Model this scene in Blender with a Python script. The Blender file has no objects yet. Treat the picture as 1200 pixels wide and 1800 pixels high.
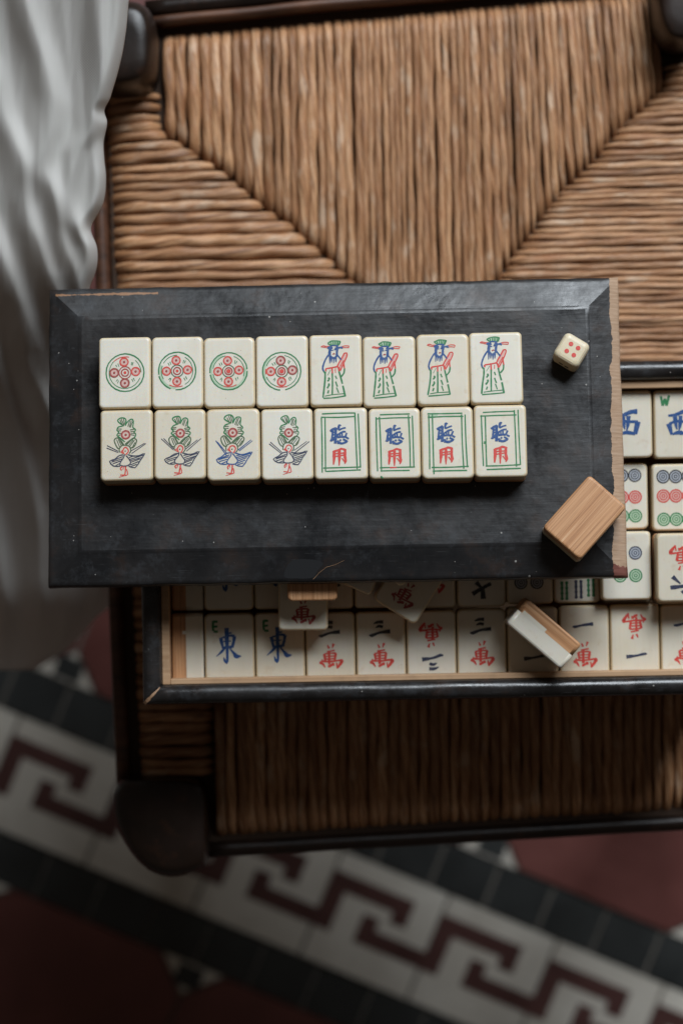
import bpy, math, random
from mathutils import Vector, Matrix, noise as mnoise

random.seed(7)
R = math.radians
SC = bpy.context.scene
COL = SC.collection

# ------------------------------------------------------------------ camera, light, exposure
F = 3800.0          # focal length in photograph pixels (1200 x 1800)
ZC = 1.48           # camera height above the floor
cam = bpy.data.cameras.new("camera")
cam.sensor_fit = 'VERTICAL'
cam.sensor_height = 36.0
cam.lens = F / 1800.0 * 36.0
cam.clip_start = 0.02
cam.clip_end = 50
cam.dof.use_dof = True
cam.dof.focus_distance = 0.953
cam.dof.aperture_fstop = 4.9
camo = bpy.data.objects.new("camera", cam)
COL.objects.link(camo)
camo.location = (0, 0, ZC)
SC.camera = camo

world = bpy.data.worlds.new("World")
SC.world = world
world.use_nodes = True
world.node_tree.nodes["Background"].inputs[0].default_value = (1.0, 0.84, 0.70, 1)
world.node_tree.nodes["Background"].inputs[1].default_value = 0.040


def area(name, loc, target, sx, sy, power, color):
    l = bpy.data.lights.new(name, 'AREA')
    l.shape = 'RECTANGLE'
    l.size, l.size_y = sx, sy
    l.energy = power
    l.color = color
    o = bpy.data.objects.new(name, l)
    COL.objects.link(o)
    o.location = loc
    o.rotation_euler = (Vector(target) - Vector(loc)).to_track_quat('-Z', 'Y').to_euler()
    return o


# one tall window beyond the top of the picture, a little to the right
area("window_light", (0.62, 1.54, 1.95), (0.0, 0.05, 0.48), 1.15, 0.95, 60.0, (0.87, 0.94, 1.0))

SC.view_settings.view_transform = 'Standard'
SC.view_settings.look = 'None'
SC.view_settings.gamma = 1.0
SC.view_settings.exposure = 0.12
SC.render.engine = 'CYCLES'
SC.cycles.use_denoising = True
SC.cycles.max_bounces = 8


def W(px, py, z):
    """photograph pixel and a height above the floor -> point in the place"""
    d = ZC - z
    return Vector(((px - 600.0) * d / F, (900.0 - py) * d / F, z))


def lerp(a, b, t):
    return a + (b - a) * t


# ------------------------------------------------------------------ material helpers
class NT:
    def __init__(self, name):
        self.m = bpy.data.materials.new(name)
        self.m.use_nodes = True
        self.t = self.m.node_tree
        self.b = self.t.nodes["Principled BSDF"]

    def n(self, typ, **kw):
        nd = self.t.nodes.new(typ)
        for k, v in kw.items():
            setattr(nd, k, v)
        return nd

    def l(self, a, b):
        self.t.links.new(a, b)

    def put(self, sock, v):
        if hasattr(v, "is_output"):
            self.l(v, sock)
        elif isinstance(v, (tuple, list)) and len(v) == 3 and sock.type == 'RGBA':
            sock.default_value = (*v, 1)
        else:
            sock.default_value = v

    def obj(self):
        return self.n('ShaderNodeTexCoord').outputs['Object']

    def scale(self, vec, s, rot=(0, 0, 0)):
        m = self.n('ShaderNodeMapping')
        self.l(vec, m.inputs[0])
        m.inputs['Scale'].default_value = s
        m.inputs['Rotation'].default_value = rot
        return m.outputs[0]

    def noise(self, vec, sc, det=4, rough=0.55, dist=0.0):
        m = self.n('ShaderNodeTexNoise')
        self.l(vec, m.inputs['Vector'])
        m.inputs['Scale'].default_value = sc
        m.inputs['Detail'].default_value = det
        m.inputs['Roughness'].default_value = rough
        m.inputs['Distortion'].default_value = dist
        return m.outputs[0]

    def voro(self, vec, sc, feat='F1'):
        m = self.n('ShaderNodeTexVoronoi')
        m.feature = feat
        self.l(vec, m.inputs['Vector'])
        m.inputs['Scale'].default_value = sc
        return m

    def ramp(self, fac, stops):
        m = self.n('ShaderNodeValToRGB')
        self.l(fac, m.inputs[0])
        e = m.color_ramp.elements
        while len(e) < len(stops):
            e.new(0.5)
        for q, (p, c) in zip(e, stops):
            q.position = p
            q.color = (*c, 1) if isinstance(c, (tuple, list)) else (c, c, c, 1)
        return m.outputs[0]

    def mix(self, fac, a, b, blend='MIX'):
        m = self.n('ShaderNodeMix')
        m.data_type = 'RGBA'
        m.blend_type = blend
        self.put(m.inputs[0], fac)
        self.put(m.inputs[6], a)
        self.put(m.inputs[7], b)
        return m.outputs[2]

    def math(self, op, a, b=0.0, c=0.0, clamp=False):
        m = self.n('ShaderNodeMath')
        m.operation = op
        m.use_clamp = clamp
        for i, v in enumerate((a, b, c)):
            if hasattr(v, "is_output"):
                self.l(v, m.inputs[i])
            else:
                m.inputs[i].default_value = v
        return m.outputs[0]

    def sep(self, vec):
        m = self.n('ShaderNodeSeparateXYZ')
        self.l(vec, m.inputs[0])
        return m.outputs

    def rnd(self):
        return self.n('ShaderNodeObjectInfo').outputs['Random']

    def bump(self, h, strength, dist, prev=None):
        m = self.n('ShaderNodeBump')
        m.inputs['Strength'].default_value = strength
        m.inputs['Distance'].default_value = dist
        self.l(h, m.inputs['Height'])
        if prev is not None:
            self.l(prev, m.inputs['Normal'])
        return m.outputs[0]

    def out(self, color=None, rough=None, normal=None, **kw):
        if color is not None:
            self.put(self.b.inputs['Base Color'], color)
        if rough is not None:
            self.put(self.b.inputs['Roughness'], rough)
        if normal is not None:
            self.l(normal, self.b.inputs['Normal'])
        for k, v in kw.items():
            self.put(self.b.inputs[k.replace('_', ' ')], v)
        return self.m

    def shifted(self, amount=3.0):
        """object coordinates moved by a random amount per object"""
        o = self.obj()
        r = self.rnd()
        c = self.n('ShaderNodeCombineXYZ')
        self.l(self.math('MULTIPLY', r, amount), c.inputs[0])
        self.l(self.math('MULTIPLY', r, amount * 1.7), c.inputs[1])
        self.l(self.math('MULTIPLY', r, amount * 0.6), c.inputs[2])
        a = self.n('ShaderNodeVectorMath')
        self.l(o, a.inputs[0])
        self.l(c.outputs[0], a.inputs[1])
        return a.outputs[0]


def mat_bone(name="bone", tint=(1.0, 1.0, 1.0)):
    t = NT(name)
    v = t.shifted()
    big = t.noise(v, 60, 3, 0.5)
    grain = t.noise(t.scale(v, (900, 60, 300)), 1.0, 4, 0.6)
    blot = t.noise(v, 170, 4, 0.6)
    c = t.ramp(big, [(0.3, (0.715, 0.66, 0.555)), (0.7, (0.75, 0.71, 0.625))])
    c = t.mix(t.ramp(grain, [(0.48, 0.0), (0.80, 0.25)]), c, (0.64, 0.56, 0.44))
    c = t.mix(t.ramp(blot, [(0.60, 0.0), (0.82, 0.55)]), c, (0.56, 0.42, 0.27))
    per = t.ramp(t.rnd(), [(0.0, (0.93, 0.89, 0.82)), (0.4, (0.98, 0.96, 0.92)), (1.0, (1.02, 1.02, 1.02))])
    c = t.mix(1.0, c, per, 'MULTIPLY')
    # pores and dirt in scratches
    sp = t.voro(v, 420)
    pick = t.math('LESS_THAN', sp.outputs['Distance'], 0.09)
    chan = t.sep(sp.outputs['Color'])
    pick = t.math('MULTIPLY', pick, t.math('GREATER_THAN', chan[0], 0.86))
    c = t.mix(t.math('MULTIPLY', pick, 0.55), c, (0.30, 0.20, 0.12))
    c = t.mix(1.0, c, tint, 'MULTIPLY')
    nrm = t.bump(grain, 0.10, 0.0002)
    return t.out(c, t.ramp(blot, [(0.3, 0.30), (0.7, 0.46)]), nrm, Subsurface_Weight=0.22,
                 Subsurface_Radius=(1.0, 0.62, 0.35), Subsurface_Scale=0.0018, IOR=1.5)


def mat_bamboo():
    t = NT("bamboo")
    v = t.shifted()
    f1 = t.noise(t.scale(v, (900, 12, 900)), 1.0, 3, 0.5)
    f2 = t.noise(t.scale(v, (2300, 22, 2300)), 1.0, 3, 0.65)
    f3 = t.noise(t.scale(v, (200, 6, 200)), 1.0, 2, 0.5)
    c = t.ramp(f1, [(0.25, (0.44, 0.20, 0.085)), (0.55, (0.56, 0.285, 0.132)), (0.8, (0.64, 0.36, 0.185))])
    c = t.mix(t.ramp(f2, [(0.50, 0.0), (0.64, 0.8)]), c, (0.27, 0.12, 0.05))
    c = t.mix(t.ramp(f2, [(0.30, 0.7), (0.42, 0.0)]), c, (0.76, 0.52, 0.32))
    c = t.mix(t.ramp(f3, [(0.4, 0.0), (0.75, 0.4)]), c, (0.60, 0.33, 0.17))
    return t.out(c, 0.48, t.bump(f2, 0.25, 0.0002))


def mat_paint(name, col, rough=0.5):
    t = NT(name)
    v = t.shifted()
    nz = t.noise(v, 900, 3, 0.6)
    c = t.mix(t.ramp(nz, [(0.45, 0.0), (0.85, 0.35)]), col, tuple(0.6 * a + 0.4 * b for a, b in zip(col, (0.72, 0.64, 0.54))))
    return t.out(c, rough)


def specks(t, v, sc, size, keep):
    sp = t.voro(v, sc)
    ch = t.sep(sp.outputs['Color'])
    s = t.math('MULTIPLY', ch[1], size)
    m = t.math('LESS_THAN', sp.outputs['Distance'], s)
    return t.math('MULTIPLY', m, t.math('GREATER_THAN', ch[0], 1 - keep))


def lacquer(t, v, base=(0.0115, 0.012, 0.0135)):
    big = t.noise(v, 28, 4, 0.6)
    fine = t.noise(v, 260, 5, 0.65)
    brush = t.noise(t.scale(v, (40, 420, 200)), 1.0, 4, 0.6)
    c = t.ramp(big, [(0.35, tuple(0.8 * q for q in base)), (0.7, (0.027, 0.0245, 0.024))])
    c = t.mix(t.ramp(t.noise(v, 55, 5, 0.7), [(0.54, 0.0), (0.72, 0.7)]), c, (0.042, 0.024, 0.017))
    # dull rubbed places
    c = t.mix(t.ramp(t.noise(v, 75, 6, 0.75), [(0.54, 0.0), (0.70, 0.55)]), c, (0.052, 0.055, 0.060))
    scr = t.noise(t.scale(v, (60, 1500, 300), (0, 0, 0.35)), 1.0, 3, 0.7)
    c = t.mix(t.ramp(scr, [(0.64, 0.0), (0.72, 0.45)]), c, (0.09, 0.09, 0.092))
    scr2 = t.noise(t.scale(v, (1100, 70, 300), (0, 0, 0.2)), 1.0, 3, 0.7)
    c = t.mix(t.math('MULTIPLY', t.ramp(scr2, [(0.66, 0.0), (0.74, 0.4)]), t.ramp(t.noise(v, 40, 3, 0.6), [(0.45, 0.0), (0.65, 1.0)])), c, (0.10, 0.10, 0.10))
    bloom = t.noise(v, 190, 6, 0.8, 0.6)
    c = t.mix(t.math('MULTIPLY', t.ramp(bloom, [(0.58, 0.0), (0.66, 0.5)]), t.ramp(t.noise(v, 26, 3, 0.6), [(0.48, 0.0), (0.62, 1.0)])), c, (0.075, 0.078, 0.082))
    c = t.mix(t.math('MULTIPLY', specks(t, v, 150, 0.085, 0.34), 0.7), c, (0.42, 0.40, 0.37))
    c = t.mix(t.math('MULTIPLY', specks(t, v, 420, 0.13, 0.07), 0.6), c, (0.50, 0.46, 0.42))
    rough = t.math('ADD', t.ramp(t.noise(v, 26, 6, 0.75), [(0.34, 0.17), (0.66, 0.44)]), t.math('MULTIPLY', fine, 0.14))
    blob = specks(t, v, 190, 0.13, 0.30)
    nrm = t.bump(brush, 0.20, 0.0004)
    nrm = t.bump(big, 0.20, 0.0025, nrm)
    nrm = t.bump(fine, 0.17, 0.0004, nrm)
    nrm = t.bump(blob, 0.9, 0.0005, nrm)
    return c, rough, nrm


def mat_box():
    t = NT("box_lacquer")
    v = t.obj()
    c, r, nrm = lacquer(t, v, (0.011, 0.0095, 0.009))
    flake = t.noise(v, 120, 6, 0.75)
    m = t.ramp(flake, [(0.655, 0.0), (0.68, 1.0)])
    c = t.mix(t.math('MULTIPLY', m, 0.8), c, (0.085, 0.082, 0.08))
    nrm = t.bump(m, 0.5, 0.0004, nrm)
    return t.out(c, t.math('SUBTRACT', r, 0.10), nrm, IOR=1.5)


LID_L, LID_W = 0.2573, 0.1360


def mat_lid():
    t = NT("lid_lacquer")
    v = t.obj()
    c, r, nrm = lacquer(t, v)
    x, y, z = t.sep(v)
    ed = t.noise(v, 130, 5, 0.7)
    ed2 = t.noise(v, 32, 2, 0.5)
    # bare wood where the lacquer has gone along the right end
    wdt = t.math('MULTIPLY_ADD', y, -0.020, 0.0050)
    wdt = t.math('ADD', wdt, t.math('MULTIPLY_ADD', ed, 0.0040, -0.0020))
    wdt = t.math('ADD', wdt, t.math('MULTIPLY_ADD', ed2, 0.004, -0.002))
    raw = t.math('GREATER_THAN', t.math('ADD', x, wdt), LID_L / 2)
    side = t.math('GREATER_THAN', x, LID_L / 2 - 0.0007)
    raw = t.math('MAXIMUM', raw, side)
    wood = t.noise(t.scale(v, (110, 1100, 300)), 1.0, 4, 0.6)
    woodc = t.ramp(wood, [(0.3, (0.33, 0.205, 0.125)), (0.6, (0.42, 0.28, 0.185)), (0.8, (0.47, 0.335, 0.235))])
    woodc = t.mix(t.ramp(t.noise(v, 60, 4, 0.6), [(0.55, 0.0), (0.75, 0.6)]), woodc, (0.36, 0.29, 0.24))
    # red lacquer left at the lower right corner
    redm = t.math('MULTIPLY', t.math('LESS_THAN', y, t.math('MULTIPLY_ADD', ed, 0.012, -LID_W / 2 - 0.001)), 0.8)
    woodc = t.mix(redm, woodc, (0.15, 0.02, 0.02))
    c = t.mix(raw, c, woodc)
    # thin worn line near the top left corner
    band = t.math('ABSOLUTE', t.math('ADD', y, -(LID_W / 2 - 0.0032)))
    band = t.math('LESS_THAN', band, t.math('MULTIPLY_ADD', ed, 0.0030, -0.0010))
    bx = t.math('MULTIPLY', t.math('LESS_THAN', x, -0.079), t.math('GREATER_THAN', x, -0.1255))
    worn = t.math('MULTIPLY', band, bx)
    c = t.mix(t.math('MULTIPLY', worn, 0.75), c, (0.36, 0.18, 0.085))
    # rubbed brown along the arris
    rough = t.mix(raw, r, (0.8, 0.8, 0.8))
    nrm = t.bump(raw, 0.4, 0.0003, nrm)
    nrm = t.bump(t.math('MULTIPLY', wood, raw), 0.5, 0.0004, nrm)
    return t.out(c, rough, nrm, IOR=1.5)


def mat_rawwood(name, a, b, streak=(14, 500, 500)):
    t = NT(name)
    v = t.obj()
    g = t.noise(t.scale(v, streak), 1.0, 5, 0.6)
    c = t.ramp(g, [(0.3, a), (0.7, b)])
    c = t.mix(t.ramp(t.noise(v, 90, 4, 0.6), [(0.5, 0.0), (0.8, 0.5)]), c, tuple(0.5 * q for q in a))
    return t.out(c, 0.65, t.bump(g, 0.3, 0.0003))


def mat_chair():
    t = NT("chair_wood")
    v = t.obj()
    g = t.noise(t.scale(v, (90, 90, 90)), 1.0, 5, 0.6)
    g2 = t.noise(t.scale(v, (25, 25, 25)), 1.0, 3, 0.5)
    c = t.ramp(g2, [(0.35, (0.0085, 0.0055, 0.004)), (0.7, (0.022, 0.0105, 0.0065))])
    c = t.mix(t.ramp(g, [(0.56, 0.0), (0.74, 0.4)]), c, (0.060, 0.024, 0.012))
    return t.out(c, t.ramp(g2, [(0.3, 0.30), (0.7, 0.45)]), t.bump(g, 0.25, 0.0008), IOR=1.42)


def mat_slat():
    t = NT("worn_slat")
    v = t.obj()
    g = t.noise(t.scale(v, (30, 160, 160)), 1.0, 5, 0.65)
    c = t.ramp(g, [(0.3, (0.035, 0.016, 0.010)), (0.55, (0.10, 0.042, 0.022)), (0.75, (0.17, 0.075, 0.04))])
    return t.out(c, 0.42, t.bump(g, 0.25, 0.0006))


def mat_rush():
    t = NT("rush")
    uv = t.n('ShaderNodeUVMap').outputs[0]
    r = t.rnd()
    c3 = t.n('ShaderNodeCombineXYZ')
    t.l(t.math('MULTIPLY', r, 37.0), c3.inputs[0])
    t.l(t.math('MULTIPLY', r, 11.0), c3.inputs[2])
    a = t.n('ShaderNodeVectorMath')
    t.l(uv, a.inputs[0])
    t.l(c3.outputs[0], a.inputs[1])
    v = a.outputs[0]
    # fibres that wind round the cord: u in metres along, v round the cord 0..1
    sh = t.n('ShaderNodeSeparateXYZ')
    t.l(v, sh.inputs[0])
    tw = t.math('MULTIPLY_ADD', sh.outputs[0], 8.0, sh.outputs[1])
    c2 = t.n('ShaderNodeCombineXYZ')
    t.l(t.math('MULTIPLY', sh.outputs[0], 16.0), c2.inputs[0])
    t.l(t.math('MULTIPLY', tw, 7.0), c2.inputs[1])
    t.l(t.math('MULTIPLY', r, 31.0), c2.inputs[2])
    fib = t.noise(c2.outputs[0], 1.6, 4, 0.6)
    fine = t.noise(t.scale(c2.outputs[0], (3.0, 1.5, 1)), 1.5, 4, 0.7)
    patch = t.noise(t.scale(v, (48, 1.2, 1)), 1.0, 3, 0.6)
    c = t.ramp(fib, [(0.28, (0.155, 0.062, 0.024)), (0.47, (0.42, 0.208, 0.098)), (0.70, (0.62, 0.365, 0.20))])
    c = t.mix(t.ramp(fine, [(0.50, 0.0), (0.66, 0.85)]), c, (0.17, 0.085, 0.042))
    c = t.mix(t.ramp(fine, [(0.30, 0.7), (0.44, 0.0)]), c, (0.66, 0.48, 0.33))
    c = t.mix(t.ramp(patch, [(0.57, 0.0), (0.72, 0.6)]), c, (0.66, 0.51, 0.38))
    c = t.mix(t.ramp(patch, [(0.26, 0.55), (0.42, 0.0)]), c, (0.34, 0.135, 0.052))
    per = t.ramp(r, [(0.0, (0.70, 0.64, 0.58)), (0.5, (1.0, 0.95, 0.90)), (1.0, (1.22, 1.22, 1.20))])
    c = t.mix(1.0, c, per, 'MULTIPLY')
    nrm = t.bump(fib, 0.6, 0.0012)
    nrm = t.bump(fine, 0.6, 0.0007, nrm)
    return t.out(c, 0.46, nrm)


def mat_cloth():
    t = NT("white_cotton")
    v = t.obj()
    uv = t.n('ShaderNodeUVMap').outputs[0]
    s = t.sep(uv)
    w1 = t.math('SINE', t.math('MULTIPLY', s[0], 5200.0))
    w2 = t.math('SINE', t.math('MULTIPLY', s[1], 5200.0))
    weave = t.math('MULTIPLY', w1, w2)
    slub = t.noise(t.scale(uv, (900, 60, 1)), 1.0, 3, 0.6)
    big = t.noise(v, 22, 4, 0.6)
    c = t.ramp(big, [(0.3, (0.78, 0.76, 0.725)), (0.7, (0.84, 0.82, 0.785))])
    c = t.mix(t.ramp(slub, [(0.5, 0.0), (0.8, 0.25)]), c, (0.70, 0.69, 0.67))
    nrm = t.bump(big, 0.12, 0.003)
    nrm = t.bump(t.math('ADD', weave, slub), 0.5, 0.0003, nrm)
    t.out(c, 0.9, nrm, Specular_IOR_Level=0.15)
    tr = t.n('ShaderNodeBsdfTranslucent')
    t.put(tr.inputs[0], (0.75, 0.73, 0.70, 1))
    mx = t.n('ShaderNodeMixShader')
    mx.inputs[0].default_value = 0.34
    t.l(t.b.outputs[0], mx.inputs[1])
    t.l(tr.outputs[0], mx.inputs[2])
    t.l(mx.outputs[0], t.t.nodes['Material Output'].inputs[0])
    return t.m


def mat_floor(name, a, b, rough=0.38):
    t = NT(name)
    v = t.shifted(5.0)
    g = t.noise(v, 18, 5, 0.65)
    f = t.noise(v, 160, 4, 0.6)
    c = t.ramp(g, [(0.3, a), (0.7, b)])
    c = t.mix(t.ramp(f, [(0.6, 0.0), (0.8, 0.4)]), c, tuple(0.6 * q for q in a))
    return t.out(c, t.ramp(g, [(0.3, rough), (0.7, rough + 0.12)]), t.bump(g, 0.15, 0.002))


M = dict(
    bone=mat_bone(), edge=mat_bone("yellowed_bone", (0.93, 0.83, 0.67)), diebone=mat_bone("old_die_bone", (0.97, 0.90, 0.76)), bamboo=mat_bamboo(),
    green=mat_paint("green_ink", (0.014, 0.175, 0.055)), pale=mat_paint("pale_green_ink", (0.42, 0.54, 0.38)),
    moss=mat_paint("moss_ink", (0.060, 0.105, 0.045)),
    red=mat_paint("red_ink", (0.62, 0.050, 0.036)), crimson=mat_paint("crimson_ink", (0.34, 0.045, 0.040)),
    pink=mat_paint("pink_ink", (0.68, 0.38, 0.33)),
    blue=mat_paint("blue_ink", (0.010, 0.065, 0.225)), navy=mat_paint("navy_ink", (0.022, 0.031, 0.070)),
    ink=mat_paint("black_ink", (0.018, 0.018, 0.024)), black=mat_paint("pip_black", (0.012, 0.012, 0.012)),
    greyblue=mat_paint("grey_blue_ink", (0.40, 0.42, 0.46)),
    lid=mat_lid(), box=mat_box(),
    liner=mat_rawwood("box_liner_wood", (0.40, 0.23, 0.12), (0.56, 0.36, 0.21)),
    chip=mat_rawwood("chipped_wood", (0.22, 0.12, 0.06), (0.36, 0.21, 0.12)),
    patch=NT("varnish_patch").out((0.022, 0.0225, 0.024), 0.34),
    chair=mat_chair(), slat=mat_slat(), rush=mat_rush(),
    pad=NT("gap_shade_filler").out((0.042, 0.022, 0.012), 0.9),  # filler under the cords; its dark colour stands in for shade in the gaps
    cloth=mat_cloth(),
    grout=mat_floor("grout", (0.16, 0.14, 0.115), (0.24, 0.21, 0.18), 0.8),
    fwhite=mat_floor("cream_cement", (0.50, 0.455, 0.39), (0.64, 0.60, 0.53)),
    fred=mat_floor("oxblood_cement", (0.115, 0.036, 0.030), (0.165, 0.052, 0.043)),
    fkey=mat_floor("maroon_cement", (0.060, 0.024, 0.021), (0.098, 0.038, 0.033)),
    fblack=mat_floor("black_cement", (0.018, 0.020, 0.020), (0.036, 0.039, 0.038)),
)


# ------------------------------------------------------------------ mesh helpers
def link(name, verts, faces, mat, parent=None, smooth=None, uv=None):
    me = bpy.data.meshes.new(name)
    me.from_pydata([tuple(v) for v in verts], [], faces)
    me.materials.append(mat)
    if smooth is True:
        me.polygons.foreach_set('use_smooth', [True] * len(me.polygons))
    elif smooth is not None:
        me.polygons.foreach_set('use_smooth', smooth)
    if uv:
        lay = me.uv_layers.new(name="UVMap")
        for lp in me.loops:
            lay.data[lp.index].uv = uv[lp.vertex_index]
    o = bpy.data.objects.new(name, me)
    COL.objects.link(o)
    if parent is not None:
        o.parent = parent
    return o


def copy_part(o, parent):
    c = o.copy()
    COL.objects.link(c)
    c.parent = parent
    return c


def empty(name, mat=None):
    o = bpy.data.objects.new(name, None)
    o.empty_display_size = 0.01
    COL.objects.link(o)
    if mat is not None:
        o.matrix_world = mat
    return o


def tag(o, label, cat, group=None):
    o['label'] = label
    o['category'] = cat
    if group:
        o['group'] = group
    return o


def rrect(w, l, r, inset, n=5):
    """rounded rectangle outline, counter-clockwise"""
    hw, hl, rr = w / 2 - inset, l / 2 - inset, max(r - inset * 0.6, 1e-5)
    pts = []
    for cx, cy, a0 in ((1, 1, 0), (-1, 1, 90), (-1, -1, 180), (1, -1, 270)):
        for k in range(n):
            a = R(a0 + 90 * k / (n - 1))
            pts.append((cx * (hw - rr) + rr * math.cos(a), cy * (hl - rr) + rr * math.sin(a)))
    return pts


def block(w, l, z0, z1, r, bt, bb, n=5, warp=0.0):
    """block with rounded uprights, softened upper (bt) and lower (bb) edges"""
    prof = [(z0, bb), (z0 + bb * 0.35, bb * 0.35), (z0 + bb, 0.0)] if bb > 0 else [(z0, 0.0)]
    if bt > 0:
        prof += [(z1 - bt, 0.0), (z1 - bt * 0.35, bt * 0.30), (z1 - bt * 0.06, bt * 0.72), (z1, bt * 1.3)]
    else:
        prof += [(z1, 0.0)]
    V, Fc, S = [], [], []
    m = 4 * n
    for z, ins in prof:
        V += [(x, y, z) for x, y in rrect(w, l, r, ins, n)]
    for k in range(len(prof) - 1):
        for i in range(m):
            j = (i + 1) % m
            Fc.append((k * m + i, k * m + j, (k + 1) * m + j, (k + 1) * m + i))
            S.append(i % n != n - 1)
    Fc.append(tuple(reversed(range(m))))
    S.append(False)
    Fc.append(tuple(range((len(prof) - 1) * m, len(prof) * m)))
    S.append(False)
    return V, Fc, S


def smooth_line(pts, k=4):
    if len(pts) < 3:
        return pts
    out = []
    for i in range(len(pts) - 1):
        p0, p1, p2, p3 = pts[max(i - 1, 0)], pts[i], pts[i + 1], pts[min(i + 2, len(pts) - 1)]
        for s in range(k):
            t = s / k
            out.append(tuple(0.5 * (2 * b + (c - a) * t + (2 * a - 5 * b + 4 * c - d) * t * t + (3 * b - a - 3 * c + d) * t ** 3)
                             for a, b, c, d in zip(p0, p1, p2, p3)))
    out.append(pts[-1])
    return out


def spline_loop(pts, k=3):
    q, n0 = [], len(pts)
    for i in range(n0):
        p0, p1, p2, p3 = pts[i - 1], pts[i], pts[(i + 1) % n0], pts[(i + 2) % n0]
        for s in range(k):
            t = s / k
            q.append(tuple(0.5 * (2 * b + (c - a) * t + (2 * a - 5 * b + 4 * c - d) * t * t + (3 * b - a - 3 * c + d) * t ** 3)
                           for a, b, c, d in zip(p0, p1, p2, p3)))
    return q


class Ink:
    """strokes cut into a tile face; each colour becomes one mesh"""
    ORDER = ['pale', 'pink', 'greyblue', 'green', 'moss', 'crimson', 'red', 'navy', 'blue', 'ink', 'black']

    def __init__(self, w, l, ztop, jit=0.0, seed=0):
        self.w, self.l, self.z = w, l, ztop
        self.d = {}
        self.rng = random.Random(seed)
        self.jit = jit
        self.rect = (0, 1, 0, 1)
        self.du = self.dv = 0.0
        self.s = 1.0
        self.rot = 0.0
        self.fat = 1.5
        self.k = 0

    def frame(self, rect, du=0.0, dv=0.0, s=1.0, rot=0.0, flip=False):
        self.rect, self.du, self.dv, self.s, self.rot, self.flip = rect, du, dv, s, R(rot), flip
        return self

    def xy(self, p):
        x0, x1, y0, y1 = self.rect
        u = (p[0] - x0) / (x1 - x0) - 0.5
        v = (p[1] - y0) / (y1 - y0) - 0.5
        x, y = u * self.w * self.s, -v * self.l * self.s
        c, s = math.cos(self.rot), math.sin(self.rot)
        x, y = x * c - y * s + self.du * self.w, x * s + y * c - self.dv * self.l
        if self.flip:
            x, y = -x, -y
        return x, y

    def unit(self):
        return self.w / (self.rect[1] - self.rect[0]) * self.s

    def z_next(self, col):
        b = self.d.setdefault(col, ([], []))
        self.k += 1
        z = self.z + 2.0e-5 + self.ORDER.index(col.split('#')[0]) * 1.2e-5 + len(b[1]) * 1e-9 + (self.k % 40) * 1.6e-7
        return b, z

    def line(self, col, pts, w, w2=None, k=4, closed=False):
        j = self.jit
        pts = [(a + self.rng.uniform(-j, j), b + self.rng.uniform(-j, j)) for a, b in pts]
        if closed:
            pts = pts + [pts[0]]
        ws = list(w) if isinstance(w, (list, tuple)) else ([w] * len(pts) if w2 is None else
                                                           [w + (w2 - w) * i / (len(pts) - 1) for i in range(len(pts))])
        q = smooth_line([(a, b, c) for (a, b), c in zip(pts, ws)], k)
        xy = [self.xy(p) for p in q]
        un = self.unit()
        (V, Fc), z = self.z_next(col)
        b0 = len(V)
        n = len(xy)
        for i in range(n):
            a, b = xy[max(i - 1, 0)], xy[min(i + 1, n - 1)]
            dx, dy = b[0] - a[0], b[1] - a[1]
            L = math.hypot(dx, dy) or 1e-9
            h = 0.5 * un * self.fat * q[i][2] * (1 + self.rng.uniform(-0.13, 0.13))
            nx, ny = -dy / L * h, dx / L * h
            V.append((xy[i][0] + nx, xy[i][1] + ny, z))
            V.append((xy[i][0] - nx, xy[i][1] - ny, z))
        for i in range(n - 1):
            Fc.append((b0 + 2 * i, b0 + 2 * i + 1, b0 + 2 * i + 3, b0 + 2 * i + 2))

    def ring(self, col, c, r, w, a0=0, a1=360, ry=None):
        n = max(8, int(abs(a1 - a0) / 15))
        pts = [(c[0] + r * math.cos(R(a0 + (a1 - a0) * i / n)), c[1] + (ry or r) * math.sin(R(a0 + (a1 - a0) * i / n)))
               for i in range(n + 1)]
        js, self.jit = self.jit, self.jit * 0.25
        self.line(col, pts, w, k=1)
        self.jit = js

    def disc(self, col, c, r):
        self.poly(col, [(c[0] + r * math.cos(R(30 * i)), c[1] + r * math.sin(R(30 * i))) for i in range(12)])

    def poly(self, col, pts):
        (V, Fc), z = self.z_next(col)
        b0 = len(V)
        V += [(*self.xy(p), z) for p in pts]
        Fc.append(tuple(range(b0, b0 + len(pts))))

    def build(self, parent, flipz=False):
        names = dict(pale='pale_green_engraving', pink='pink_engraving', greyblue='grey_blue_engraving', green='green_engraving',
                     moss='green_engraving', crimson='red_engraving', red='red_engraving', navy='blue_engraving',
                     blue='blue_engraving', ink='black_engraving', black='black_engraving')
        for col, (V, Fc) in self.d.items():
            if '#' in col:
                link('circle_engraving', V, Fc, M[col.split('#')[0]], parent)
            else:
                link(names[col], V, Fc, M[col], parent)


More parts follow.
